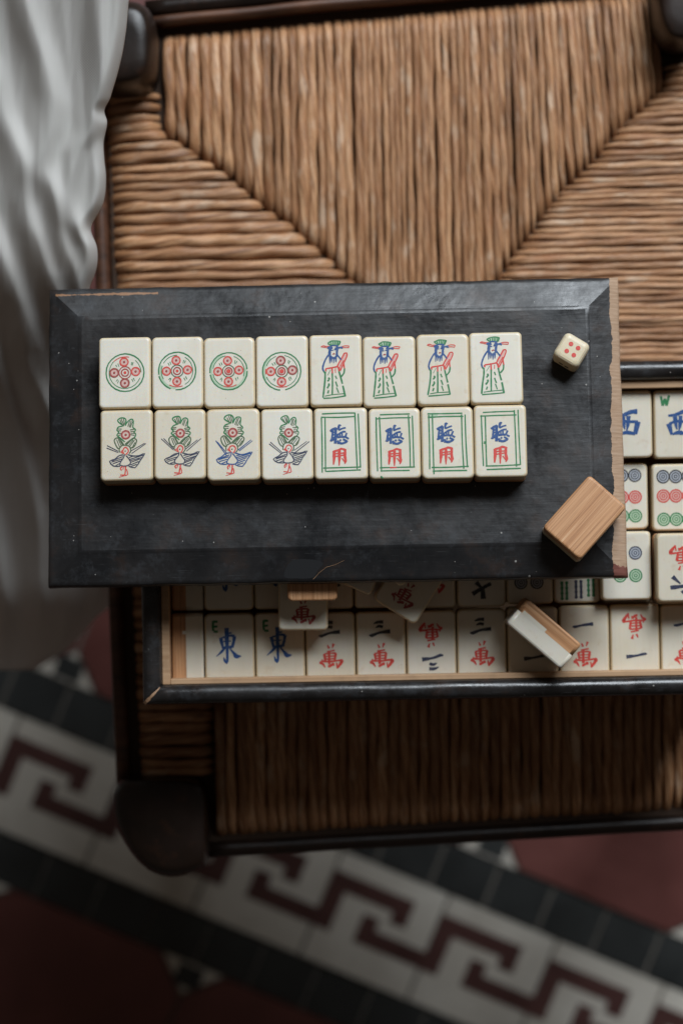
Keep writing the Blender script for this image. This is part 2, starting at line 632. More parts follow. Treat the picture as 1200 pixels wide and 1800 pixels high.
# ------------------------------------------------------------------ engraved motifs
def five_circles(k, du, dv, green_rings, breaks):
    k.fat = 1.05
    k.frame((50, 618, 75, 858), du, dv)
    c = (338, 467)
    for a0, a1 in breaks[0]:
        k.ring('green', c, 207, 14, a0, a1)
    for a0, a1 in breaks[1]:
        k.ring('green', c, 174, 8, a0, a1)
    for a0, a1 in breaks[2]:
        k.ring('red', c, 174, 9, a0, a1)
    if breaks[3]:
        k.ring('pale', c, 191, 24, *breaks[3])
    k.ring('moss' if 'C' in green_rings else 'crimson', c, 66, 11)
    k.ring('crimson', c, 39, 14)
    k.disc('red', c, 25 if 'f' in green_rings else 17)
    for nm, p in zip('NESW', ((328, 350), (454, 457), (336, 582), (220, 467))):
        k.ring('pink', p, 27, 12)
        k.ring('crimson' if nm in green_rings else 'red', p, 44, 15)
        if nm in green_rings:
            k.ring('moss', p, 50, 9)
        k.disc('crimson', p, 15)
    for a, b in (((237, 378), (252, 406)), ((257, 368), (272, 398)), ((412, 350), (403, 386)), ((430, 358), (416, 388)),
                 ((432, 530), (446, 560)), ((413, 540), (426, 572)), ((262, 540), (243, 562)), ((270, 550), (256, 580))):
        k.line('green', [a, b], 10, 6)


def bird(k, du, dv, lines, wing='navy', s=1.0, rot=0.0):
    k.fat = 1.22
    k.frame((72, 645, 862, 1648), du, dv, s, rot)
    g = 'moss'
    k.line('green', [(330, 1040), (265, 985), (290, 955), (330, 950), (355, 980), (350, 1035)], 12)
    k.line('green', [(350, 1035), (385, 980), (425, 970), (440, 1000), (430, 1060)], 11)
    k.line('green', [(320, 1040), (270, 1055), (254, 1090), (275, 1110), (255, 1140), (290, 1170), (345, 1218)], 12)
    k.line('green', [(430, 1060), (460, 1085), (442, 1113), (466, 1140), (440, 1178), (345, 1245)], 11)
    for a, b in (((288, 975), (322, 1035)), ((308, 962), (334, 1035)), ((330, 960), (345, 1022)), ((374, 1050), (398, 985)),
                 ((390, 1058), (413, 984)), ((405, 1064), (430, 1000)), ((264, 1075), (312, 1073)), ((262, 1095), (305, 1095)),
                 ((264, 1125), (303, 1122)), ((272, 1146), (305, 1137)), ((398, 1085), (446, 1080)), ((404, 1105), (440, 1100)),
                 ((405, 1121), (456, 1126)), ((402, 1140), (450, 1151)),
                 ((250, 1190), (282, 1272)), ((268, 1185), (305, 1258)), ((290, 1196), (320, 1250)),
                 ((362, 1247), (412, 1202)), ((382, 1257), (432, 1198)), ((400, 1270), (450, 1203)), ((425, 1275), (458, 1228))):
        k.line(g, [a, b], 8)
    k.line(g, [(330, 1250), (285, 1185), (250, 1174), (228, 1202), (240, 1250), (265, 1285), (290, 1292)], 11)
    k.line(g, [(345, 1247), (400, 1195), (440, 1180), (470, 1202), (460, 1250), (432, 1280), (405, 1286)], 11)
    k.ring('crimson', (352, 1140), 44, 15)
    k.ring('pink', (352, 1140), 30, 9)
    k.disc('crimson', (352, 1140), 15)
    k.line(g, [(285, 1335), (284, 1292), (310, 1262), (350, 1254), (394, 1274), (408, 1322), (385, 1352)], 10)
    k.line('red', [(334, 1352), (318, 1318), (330, 1290), (356, 1280), (380, 1304), (376, 1336), (352, 1362)], 11)
    k.line('red', [(318, 1316), (300, 1330), (326, 1344)], 9)
    k.disc('ink', (346, 1320), 7)
    k.line(wing, [(337, 1352), (330, 1392), (294, 1440), (292, 1470), (332, 1487), (382, 1480), (405, 1450), (384, 1410), (356, 1368)], 10)
    k.line(wing, [(330, 1362), (280, 1370), (230, 1405), (175, 1432), (220, 1480), (292, 1482)], 10, k=2)
    k.line(wing, [(370, 1360), (440, 1376), (500, 1372), (562, 1350), (510, 1425), (455, 1505), (385, 1490)], 10, k=2)
    for a, b in (((205, 1424), (318, 1378)), ((196, 1440), (310, 1402)), ((208, 1458), (296, 1430)), ((240, 1474), (290, 1455)),
                 ((388, 1390), (450, 1376)), ((392, 1410), (545, 1366)), ((402, 1430), (528, 1392)), ((406, 1450), (508, 1414)),
                 ((398, 1474), (490, 1440)), ((404, 1492), (470, 1468))):
        k.line(wing, [a, b], 8)
    for a, b in lines:
        k.line(wing, [a, b], 8, 6)
    k.line('red', [(352, 1490), (346, 1540), (338, 1585)], 12)
    k.line('red', [(356, 1522), (372, 1580), (342, 1592)], 9, k=2)
    k.line('red', [(322, 1487), (296, 1510), (305, 1536)], 11)
    k.line('red', [(326, 1490), (318, 1522)], 8)
    k.line('red', [(340, 1587), (286, 1580)], 9)
    k.line('red', [(340, 1592), (280, 1612)], 10, 5)


def official(k, du, dv, s=1.0, rot=0.0):
    k.fat = 1.3
    k.frame((48, 1152, -36, 1488), du, dv, s, rot)
    k.poly('pale', [(455, 148), (530, 110), (620, 106), (700, 120), (668, 192), (500, 196)])
    L = k.line
    L('green', [(440, 152), (470, 130), (530, 105), (620, 102), (708, 118)], 20)
    L('green', [(705, 118), (670, 195)], 26)
    L('green', [(500, 202), (560, 196), (600, 205), (670, 195)], 24)
    L('green', [(440, 150), (505, 200)], 22)
    for a, b in (((500, 125), (520, 195)), ((550, 110), (555, 190)), ((590, 108), (590, 190)), ((630, 108), (620, 195)), ((668, 115), (650, 195))):
        L('green', [a, b], 17)
    L('blue', [(500, 215), (486, 300), (480, 380), (490, 445)], 44)
    L('blue', [(622, 195), (642, 260), (630, 330), (625, 410)], 38)
    L('blue', [(485, 425), (540, 468), (590, 458), (635, 405)], 34)
    for pts, w in (([(500, 262), (545, 252)], 26), ([(505, 300), (552, 298)], 20), ([(575, 292), (620, 285)], 22),
                   ([(590, 258), (628, 248)], 20), ([(500, 212), (560, 198), (632, 203)], 20)):
        L('blue', pts, w)
    L('blue', [(470, 385), (430, 430), (380, 510), (345, 600), (330, 680), (347, 745)], 27)
    L('blue', [(625, 385), (670, 440), (716, 508)], 23)
    for a, b in (((480, 455), (475, 578)), ((520, 470), (518, 560)), ((565, 465), (562, 578)), ((608, 455), (606, 556))):
        L('blue', [a, b], 30, 12)
    L('blue', [(435, 258), (485, 222)], 30)
    L('blue', [(645, 255), (700, 248), (755, 265)], 28)
    L('blue', [(690, 246), (742, 228)], 18)
    L('red', [(296, 222), (340, 200), (400, 214), (475, 214)], 15)
    L('red', [(296, 222), (360, 236), (435, 250)], 15)
    L('red', [(725, 232), (800, 210), (888, 215)], 15)
    L('red', [(745, 252), (830, 250), (882, 256)], 15)
    L('red', [(888, 212), (880, 258)], 15)
    L('crimson', [(540, 396), (565, 376), (592, 392)], 18)
    L('red', [(780, 375), (832, 370), (840, 430), (770, 580), (690, 742)], 23, k=2)
    L('red', [(780, 375), (710, 510), (640, 640), (670, 690), (690, 742)], 26, k=2)
    L('pink', [(800, 400), (700, 640)], 34)
    L('red', [(768, 520), (668, 705)], 14)
    L('red', [(770, 560), (786, 690)], 23)
    L('red', [(390, 692), (520, 670), (645, 648)], 23)
    L('red', [(390, 690), (390, 745)], 26)
    L('red', [(522, 660), (526, 795)], 24)
    L('red', [(595, 690), (595, 780)], 12)
    L('red', [(650, 655), (672, 755)], 23)
    L('green', [(375, 755), (370, 900), (350, 1080), (320, 1305)], 27)
    L('green', [(345, 740), (378, 790)], 24)
    L('green', [(524, 790), (526, 1000), (522, 1252)], 25)
    L('green', [(670, 755), (700, 880), (738, 1025)], 26)
    L('green', [(743, 1065), (792, 1290)], 30)
    L('green', [(786, 690), (776, 790), (712, 868)], 26, k=2)
    L('green', [(360, 1276), (520, 1250), (765, 1230)], 16)
    L('green', [(328, 1326), (560, 1310), (798, 1282)], 22)
    for pts, w in (([(440, 888), (460, 912), (424, 962)], 26), ([(440, 1008), (456, 1040), (413, 1108)], 28), ([(442, 1152), (424, 1218)], 24),
                   ([(588, 843), (618, 915)], 22), ([(594, 972), (632, 1082)], 24), ([(608, 1098), (652, 1212)], 20), ([(490, 720), (425, 832)], 9)):
        L('green', pts, w)


def ting_yong(k, du, dv, frame_rect, frame_lines, extra=()):
    k.frame((-120, 1275, -210, 1695), du, dv)
    L = k.line
    for pts, w in (([(310, 415), (395, 355), (492, 358)], 44), ([(435, 305), (450, 350)], 34), ([(378, 395), (358, 520), (345, 640)], 36),
                   ([(446, 340), (446, 560), (436, 742)], 50), ([(370, 455), (440, 432)], 22), ([(362, 522), (440, 496)], 22),
                   ([(305, 640), (352, 648), (448, 570)], 50), ([(548, 238), (536, 300), (526, 392)], [30, 44, 24]), ([(545, 240), (598, 266)], 24),
                   ([(530, 392), (620, 350), (712, 325)], 28), ([(478, 525), (560, 472), (640, 436), (718, 430)], 32),
                   ([(492, 512), (502, 578)], 32), ([(555, 480), (560, 562)], 26), ([(615, 450), (615, 562)], 28),
                   ([(742, 460), (712, 530), (690, 582)], 32), ([(490, 580), (590, 566), (692, 576)], 36),
                   ([(490, 668), (530, 720), (612, 745), (710, 708), (746, 668)], 42), ([(553, 640), (592, 668)], 34),
                   ([(638, 630), (742, 682)], 32), ([(714, 578), (792, 622)], 32), ([(490, 745), (560, 738)], 22)):
        L('blue', pts, w)
    for pts, w in (([(395, 938), (400, 1080), (380, 1300)], [50, 56, 26]), ([(390, 952), (500, 925), (600, 886), (718, 930)], 38),
                   ([(690, 920), (684, 1080), (700, 1200), (674, 1288)], [44, 48, 50, 20]), ([(535, 925), (536, 1100), (525, 1332)], [50, 48, 20]),
                   ([(430, 1012), (690, 995)], 24), ([(430, 1086), (690, 1050)], 24), ([(598, 1128), (684, 1245)], 20)):
        L('red', pts, w)
    k.frame(frame_rect)
    for a, b in frame_lines:
        mx, my = (a[0] + b[0]) / 2, (a[1] + b[1]) / 2
        L('green', [a, (mx, my), b], 10)
        # ink rubbed thinly beside the cut line
    for col, a, b, w in extra:
        L(col, [a, b], w)


def wan(k, rect, dv=0.0, col='red', flip=False, du=0.0):
    k.frame(rect, du, dv, flip=flip)
    L = k.line
    for pts, w in (([(505, 790), (545, 882)], [20, 40]), ([(668, 758), (630, 872)], [48, 16]), ([(480, 970), (692, 935)], 26),
                   ([(413, 1028), (442, 1195)], 42), ([(413, 1030), (560, 1010), (725, 1008)], 28), ([(722, 1008), (690, 1190)], 44),
                   ([(545, 965), (545, 1305)], 46), ([(460, 1092), (690, 1085)], 22), ([(450, 1165), (690, 1155)], 24),
                   ([(285, 1262), (360, 1222), (560, 1230), (845, 1198)], 32), ([(362, 1168), (330, 1250)], 22),
                   ([(285, 1255), (372, 1290), (432, 1388)], [44, 40, 16]), ([(838, 1198), (884, 1230), (822, 1320), (748, 1412)], [50, 60, 50, 30]),
                   ([(738, 1268), (756, 1385)], 26), ([(508, 1355), (560, 1350), (652, 1290)], 44), ([(652, 1268), (660, 1342)], 34)):
        L(col, pts, w)


WAN_RECT = (-75, 1245, -75, 1725)


def three_wan(k, flip=False, num='ink', red='red', dv=0.0, du=0.0):
    wan(k, WAN_RECT, dv, red, flip, du)
    for pts, w in (([(398, 238), (520, 196), (655, 196)], [16, 54, 64]), ([(448, 346), (540, 306), (645, 330)], [16, 52, 50]),
                   ([(272, 535), (350, 548), (560, 476), (840, 446)], [18, 54, 42, 76])):
        k.line(num, pts, w)


def one_wan(k, flip=False, num='ink', red='red', dv=0.05, du=0.0):
    wan(k, WAN_RECT, dv, red, flip, du)
    k.frame(WAN_RECT, du, 0, flip=flip)
    k.line(num, [(270, 455), (350, 462), (560, 420), (825, 395)], [20, 50, 40, 70])


def six_wan(k, flip=False):
    wan(k, WAN_RECT, 0.0, 'red', flip)
    for pts, w in (([(520, 90), (600, 220)], [20, 60]), ([(220, 380), (400, 350), (900, 300)], [30, 50, 70]),
                   ([(470, 430), (300, 600)], [60, 16]), ([(640, 400), (840, 590)], [20, 80])):
        k.line('navy', pts, w)


def dong(k, letter=True, dv=0.0):
    k.frame((-171, 1337, -34, 2057), 0, dv)
    L = k.line
    for pts, w in (([(505, 405), (510, 900), (515, 1425)], [84, 70, 44]), ([(520, 1465), (440, 1400), (398, 1285)], [60, 56, 12]),
                   ([(322, 695), (350, 850), (388, 1030)], [76, 66, 40]), ([(330, 705), (500, 662), (620, 635), (745, 660)], [26, 40, 44, 60]),
                   ([(742, 655), (712, 830), (660, 990)], [70, 60, 66]), ([(385, 1012), (520, 990), (665, 982)], 56),
                   ([(400, 812), (630, 803)], 26), ([(468, 582), (655, 553)], 34), ([(452, 1000), (330, 1130), (178, 1262)], [56, 46, 14]),
                   ([(590, 1030), (720, 1180), (790, 1268), (935, 1262)], [24, 60, 84, 14])):
        L('blue', pts, w)
    if letter:
        for pts, w in (([(100, 185), (90, 350), (100, 490)], 48), ([(100, 205), (235, 208)], 50), ([(100, 362), (228, 350)], 44),
                       ([(108, 502), (240, 512)], 50)):
            L('green', pts, w)


def xi(k, letter=True):
    k.frame((612, 1422, 585, 1674))
    L = k.line
    for pts, w in (([(842, 992), (960, 978), (1080, 934), (1185, 928)], [26, 34, 44, 56]), ([(950, 1005), (960, 1120), (976, 1215)], [44, 40, 12]),
                   ([(1040, 995), (1030, 1120), (1008, 1235)], [44, 40, 12]), ([(850, 1118), (892, 1294)], [54, 26]),
                   ([(856, 1122), (960, 1084), (1060, 1090), (1190, 1092)], 28), ([(1190, 1090), (1142, 1292)], [56, 40]),
                   ([(900, 1292), (1000, 1264), (1142, 1288)], [16, 42, 36])):
        L('blue', pts, w)
    if letter:
        for a, b in (((730, 678), (755, 832)), ((755, 832), (792, 720)), ((792, 720), (816, 832)), ((816, 832), (862, 668))):
            L('green', [a, b], 26)


def circles(k, rect, items):
    """rings on a circle tile: (x, y, ink, fill)"""
    k.fat = 1.0
    k.frame(rect)
    for q, (x, y, a, b) in enumerate(items):
        a, b = '%s#%d' % (a, q), '%s#%d' % (b, q)
        k.disc(b, (x, y), 11.6)
        for r, w in ((10.9, 2.2), (6.6, 1.5), (2.6, 1.5)):
            k.ring(a, (x, y), r, w)


def sticks(k, rect, cols):
    k.frame(rect)
    for x, y0, y1, col in cols:
        k.line(col, [(x, y0), (x, y1)], 2.6)
        for q in range(4):
            k.disc(col, (x, y0 + (y1 - y0) * q / 3.0), 2.9)


# ------------------------------------------------------------------ tiles
TH = 0.0146
TW, TL = 0.0226, 0.0314
BZ = 0.0066      # bamboo thickness


def tile(mat, label, group, w=TW, l=TL, draw=None, seed=0, face_up=True, seam=False, jit=0.0):
    o = tag(empty("mahjong_tile", mat), label, "tile", group)
    r = 0.0021 + 0.0003 * ((seed * 37) % 5 - 2) / 2
    if face_up:
        bone = block(w, l, BZ, TH, r, 0.0011, 0.0, 6)
        bam = block(w - 0.00008, l - 0.00008, 0.0, BZ - 0.00004, r, 0.0, 0.0010, 6)
    else:
        bone = block(w, l, 0.0, TH - BZ, r, 0.0, 0.0011, 6)
        bam = block(w - 0.00008, l - 0.00008, TH - BZ + 0.00004, TH, r, 0.0010, 0.0, 6)
    b = link("bone_face", bone[0], bone[1], M['bone'], o, bone[2])
    if not seam:
        # handling has yellowed the softened edges and the sides
        b.data.materials.append(M['edge'])
        nf = len(bone[1])
        b.data.polygons.foreach_set('material_index', [1 if (q < nf - 2 and not 72 <= q < 96) else 0 for q in range(nf)])
    a = link("bamboo_back", bam[0], bam[1], M['bamboo'], o, bam[2])
    if seam:
        # dovetail: a tongue of bone let into the bamboo along the long sides
        V, Fc, S = block(w + 0.00006, l * seam, BZ - 0.0016, BZ + 0.0003, 0.0003, 0.0, 0.0, 3)
        t = link("dovetail", V, Fc, M['bone'], b)
        t.location = (0, l * 0.22, 0)
    if draw and face_up:
        k = Ink(w, l, TH, jit, seed)
        draw(k)
        k.build(b)
    return o


# ------------------------------------------------------------------ lid and what lies on it
LID_M = Matrix.Translation((-0.00305, 0.03694, 0.5154)) @ Matrix.Rotation(R(1.084), 4, 'Z') @ \
    Matrix.Rotation(R(-1.30), 4, 'Y') @ Matrix.Rotation(R(-7.96), 4, 'X')
LID_I = LID_M.inverted()


def on_lid(px, py, h):
    """point of the lid frame, h above the lid, seen at a photograph pixel"""
    a = LID_I @ Vector((0, 0, ZC))
    b = LID_I @ Vector(((px - 600.0) / F, (900.0 - py) / F, ZC - 1.0))
    t = (h - a.z) / (b.z - a.z)
    p = a + (b - a) * t
    return p.x, p.y, ((LID_M @ p) - Vector((0, 0, ZC))).length


def build_lid():
    o = tag(empty("box_lid", LID_M), "worn black lacquered wooden lid lying askew across the open box", "lid")
    hl, hw = LID_L / 2, LID_W / 2
    prof = [(0.0006, -0.0110), (0.0, -0.0104), (0.0, -0.0062), (0.0002, -0.0051), (0.0009, -0.0043), (0.0022, -0.0039), (0.0034, -0.0036),
            (0.0138, -0.0006), (0.0142, -0.00035), (0.0150, -0.0002), (0.0156, 0.0)]
    nx, ny = 46, 24
    rng = random.Random(3)

    def outline(ins, z, rag):
        P = []
        x1, y1 = hl - ins, hw - ins
        for i in range(nx):
            P.append((-x1 + 2 * x1 * i / nx, -y1))
        for i in range(ny):
            P.append((x1, -y1 + 2 * y1 * i / ny))
        for i in range(nx):
            P.append((x1 - 2 * x1 * i / nx, y1))
        for i in range(ny):
            P.append((-x1, y1 - 2 * y1 * i / ny))
        out = []
        for x, y in P:
            nz = mnoise.noise(Vector((x * 90, y * 90, 1.3)))
            n2 = mnoise.noise(Vector((x * 320, y * 320, 5.3)))
            e = rag * (0.00035 * nz + 0.00022 * n2)
            s = 1 - e / hl
            out.append((x * s + 0, y * (1 - e / hw), z + 0.00012 * nz * (1 if z < 0 else 0)))
        return out
    V, Fc, S = [], [], []
    m = 2 * (nx + ny)
    for ins, z in prof:
        V += outline(ins, z, 1.0 if ins < 0.003 else 0.25)
    for k in range(len(prof) - 1):
        for i in range(m):
            j = (i + 1) % m
            Fc.append((k * m + i, k * m + j, (k + 1) * m + j, (k + 1) * m + i))
            S.append(k in (1, 2, 3, 4, 5, 7, 8, 9))
    Fc.append(tuple(reversed(range(m))))
    S.append(False)
    Fc.append(tuple(range((len(prof) - 1) * m, len(prof) * m)))
    S.append(False)
    board = link("board", V, Fc, M['lid'], o, S)
    # smooth patch of newer varnish by the front edge with a crack running from it
    x0, y0, _ = on_lid(536, 1002, -0.002)
    pts = [(-0.0095, -0.0035), (-0.004, -0.0045), (0.003, -0.0043), (0.0055, -0.0015), (0.008, 0.002), (0.003, 0.0036), (-0.006, 0.0032)]
    drop = (0.0130 - 0.0034) / (0.0030)

    def on_bevel(x, y):
        return -0.0036 + (y + hw - 0.0034) * 0.0030 / 0.0104
    P = spline_loop([(x0 + a, y0 + b + 0.001) for a, b in pts], 4)
    V = [(a, b, on_bevel(0, b) + 0.0001) for a, b in P]
    link("varnish_patch", V, [tuple(range(len(V)))], M['patch'], board)
    cr = [(0.0035, -0.004), (0.0062, -0.0012), (0.0095, 0.0012), (0.0135, 0.0022), (0.0175, 0.0040)]
    V, Fc = [], []
    for i, (a, b) in enumerate(cr):
        w = 0.00013 * (1 - 0.6 * i / 4)
        for s in (-1, 1):
            V.append((x0 + a, y0 + b + s * w, on_bevel(0, y0 + b + s * w) + 0.00016))
    for i in range(len(cr) - 1):
        Fc.append((2 * i, 2 * i + 2, 2 * i + 3, 2 * i + 1))
    link("crack", V, Fc, M['chip'], board)
    return o


LID = build_lid()

ROW1 = [(174, 265, 592, 718), (267, 357, 591, 717), (358, 448, 592, 717), (449.5, 541.5, 589, 716),
        (544, 636, 587, 714), (637.5, 730, 590, 716), (732, 824, 586, 713), (825, 917.5, 583, 710)]
ROW2 = [(176.5, 268.5, 720, 845), (271, 361.5, 719, 843), (363, 457, 717.5, 845), (459, 550, 717.5, 844),
        (552, 645.5, 716, 843), (648, 738.5, 716.5, 842), (740, 831.5, 714, 842), (833, 925, 711, 839)]
ORD = ["first", "second", "third", "fourth"]

FULL = [(0, 360)]
FC = [dict(du=0.0, dv=0.0, green_rings='SW', breaks=(FULL, [(20, 265), (310, 360)], [(225, 285)], None)),
      dict(du=-0.011, dv=-0.016, green_rings='C', breaks=([(-190, 95), (110, 165)], [(-150, -90), (-60, 60), (150, 200)], [(70, 120)], (95, 200))),
      dict(du=-0.019, dv=-0.017, green_rings='Cf', breaks=([(0, 170), (175, 355)], [(-170, -100), (-70, 20), (60, 170)], [(60, 110)], (-10, 250))),
      dict(du=-0.011, dv=0.0, green_rings='NECf', breaks=([(-200, 80), (95, 160)], [(-160, -110), (-80, 160)], [(70, 110), (170, 190)], (150, 230)))]
BL = [[((150, 1255), (275, 1320)), ((145, 1285), (275, 1340)), ((410, 1320), (560, 1235)), ((415, 1345), (575, 1240))],
      [((140, 1200), (272, 1322)), ((165, 1198), (282, 1312)), ((410, 1322), (545, 1216)), ((425, 1345), (585, 1205))],
      [((170, 1225), (285, 1385)), ((192, 1240), (295, 1370)), ((408, 1330), (548, 1222)), ((425, 1340), (560, 1232))],
      [((125, 1262), (262, 1375)), ((142, 1240), (272, 1362)), ((410, 1345), (560, 1240)), ((425, 1365), (585, 1248))]]
BO = [dict(du=0, dv=0), dict(du=0.022, dv=-0.012), dict(du=0.002, dv=-0.018, wing='blue', rot=-1), dict(du=0.048, dv=-0.018, s=0.97)]
OF = [dict(du=0, dv=0), dict(du=-0.05, dv=-0.016, s=0.985), dict(du=-0.03, dv=-0.013, rot=-1.5, s=0.98), dict(du=-0.025, dv=-0.02, rot=-1)]
FR = [((68, 650, 845, 1625), [((155, 908), (520, 905)), ((150, 948), (525, 945)), ((152, 950), (152, 1545)), ((190, 945), (190, 1540)),
                              ((520, 900), (532, 1520)), ((557, 912), (572, 1500)), ((165, 1497), (578, 1492)), ((190, 1535), (570, 1530))], []),
      ((640, 1218, 845, 1620), [((765, 920), (1105, 917)), ((725, 958), (1115, 955)), ((725, 945), (735, 1535)), ((765, 940), (773, 1540)),
                                ((1090, 930), (1100, 1505)), ((1130, 935), (1138, 1500)), ((755, 1495), (1150, 1497)), ((770, 1532), (1095, 1532))],
       [('red', (875, 1495), (945, 1495), 9), ('green', (768, 1588), (796, 1608), 11)]),
      ((42, 605, 840, 1610), [((120, 912), (490, 912)), ((120, 950), (505, 950)), ((125, 930), (130, 1505)), ((165, 910), (170, 1560)),
                              ((485, 930), (490, 1505)), ((522, 930), (530, 1490)), ((150, 1490), (545, 1485)), ((155, 1528), (525, 1525))],
       [('pale', (130, 930), (225, 930), 30)]),
      ((597, 1175, 820, 1590), [((695, 897), (1050, 893)), ((665, 940), (1070, 930)), ((683, 930), (690, 1470)), ((722, 930), (728, 1475)),
                                ((1047, 880), (1055, 1480)), ((1083, 880), (1095, 1465)), ((720, 1472), (1095, 1463)), ((725, 1510), (1105, 1500))],
       [('green', (718, 1205), (718, 1232), 18)])]
TY = [dict(du=0.0, dv=0.0), dict(du=0.024, dv=0.006), dict(du=0.0, dv=-0.009), dict(du=0.022, dv=0.005)]


def lid_tile(rect, label, draw, seed, group):
    x0, x1, y0, y1 = rect
    x, y, d = on_lid((x0 + x1) / 2, (y0 + y1) / 2, TH)
    w, l = (x1 - x0) * d / F - 0.00002, (y1 - y0 + 0.6) * d / F / math.cos(R(2.0))
    rng = random.Random(seed)
    m = LID_M @ Matrix.Translation((x, y, 0.00003)) @ Matrix.Rotation(R(rng.uniform(-0.25, 0.25)), 4, 'Z')
    tile(m, label, group, w, l, draw, seed, jit=4.0)


for i in range(4):
    lid_tile(ROW1[i], "tile of five red circles in a green ring, %s from left on the lid" % ORD[i],
             lambda k, i=i: five_circles(k, **FC[i]), 10 + i, "tiles with five circles on the lid")
    lid_tile(ROW2[i], "tile with blue winged bird under green plumes, %s from left on the lid" % ORD[i],
             lambda k, i=i: bird(k, lines=BL[i], **BO[i]), 20 + i, "tiles with a bird on the lid")
    lid_tile(ROW1[4 + i], "tile with bearded official in green robe, %s of four from left on lid" % ORD[i],
             lambda k, i=i: official(k, **OF[i]), 30 + i, "tiles with an official on the lid")
    lid_tile(ROW2[4 + i], "green framed tile with blue and red characters, %s of four from left" % ORD[i],
             lambda k, i=i: ting_yong(k, frame_rect=FR[i][0], frame_lines=FR[i][1], extra=FR[i][2], **TY[i]), 40 + i,
             "tiles with framed characters on the lid")

x, y, d = on_lid(1027, 909, TH)
tile(LID_M @ Matrix.Translation((x, y, 0.00003)) @ Matrix.Rotation(R(-42.7), 4, 'Z'),
     "tile with tan bamboo back up at the right end of the lid", "loose tiles",
     86.5 * d / F, 125 * d / F, seed=60, face_up=False)


def build_die():
    s = 0.0126
    x, y, d = on_lid(1004.5, 614.5, s)
    o = tag(empty("die", LID_M @ Matrix.Translation((x, y, 0.00003)) @ Matrix.Rotation(R(-32.5), 4, 'Z')),
            "small ivory die with four red pips on top, right end of the lid", "die")
    V, Fc, S = block(s, s, 0, s, 0.0024, 0.0019, 0.0019, 7)
    body = link("body", V, Fc, M['diebone'], o, S)
    k = Ink(s, s, s, 0, 3)
    k.frame((-6.3, 6.3, -6.3, 6.3))
    for a in (-1, 1):
        for b in (-1, 1):
            k.disc('red', (0.15 + a * 1.8, -0.1 + b * 1.85), 1.05)
            k.disc('crimson', (0.3 + a * 1.8, -0.3 + b * 1.85), 0.45)
    for col, (V, Fc) in k.d.items():
        link("pips", V, Fc, M[col], body)
    # two black pips on the side that faces the front left
    V, Fc = [], []
    for q, (a, b) in enumerate(((-0.0013, 0.0050), (0.0016, 0.0050))):
        b0 = len(V)
        V += [(a + 0.0011 * math.cos(R(30 * i)), -s / 2 - 0.00004, b + 0.0011 * math.sin(R(30 * i))) for i in range(12)]
        Fc.append(tuple(range(b0, b0 + 12)))
    link("side_pips", V, Fc, M['black'], body)


build_die()

# ------------------------------------------------------------------ box
RIM_Z = 0.4955
TOP_Z = 0.484       # tops of the tiles lying in the box
SEAT_Z = 0.404
BOX_A = R(1.04)
bo = W(251, 1240, RIM_Z)
BOX_M = Matrix.Translation((bo.x, bo.y, 0)) @ Matrix.Rotation(BOX_A, 4, 'Z')
BOX_I = BOX_M.inverted()
SR = (ZC - RIM_Z) / F
BX, BY = 1075 * SR, 0.1530
RIMW = 34 * SR


def in_box(px, py, z):
    return BOX_I @ W(px, py, z)


pb = in_box(1150, 633, RIM_Z)
BY = pb.y


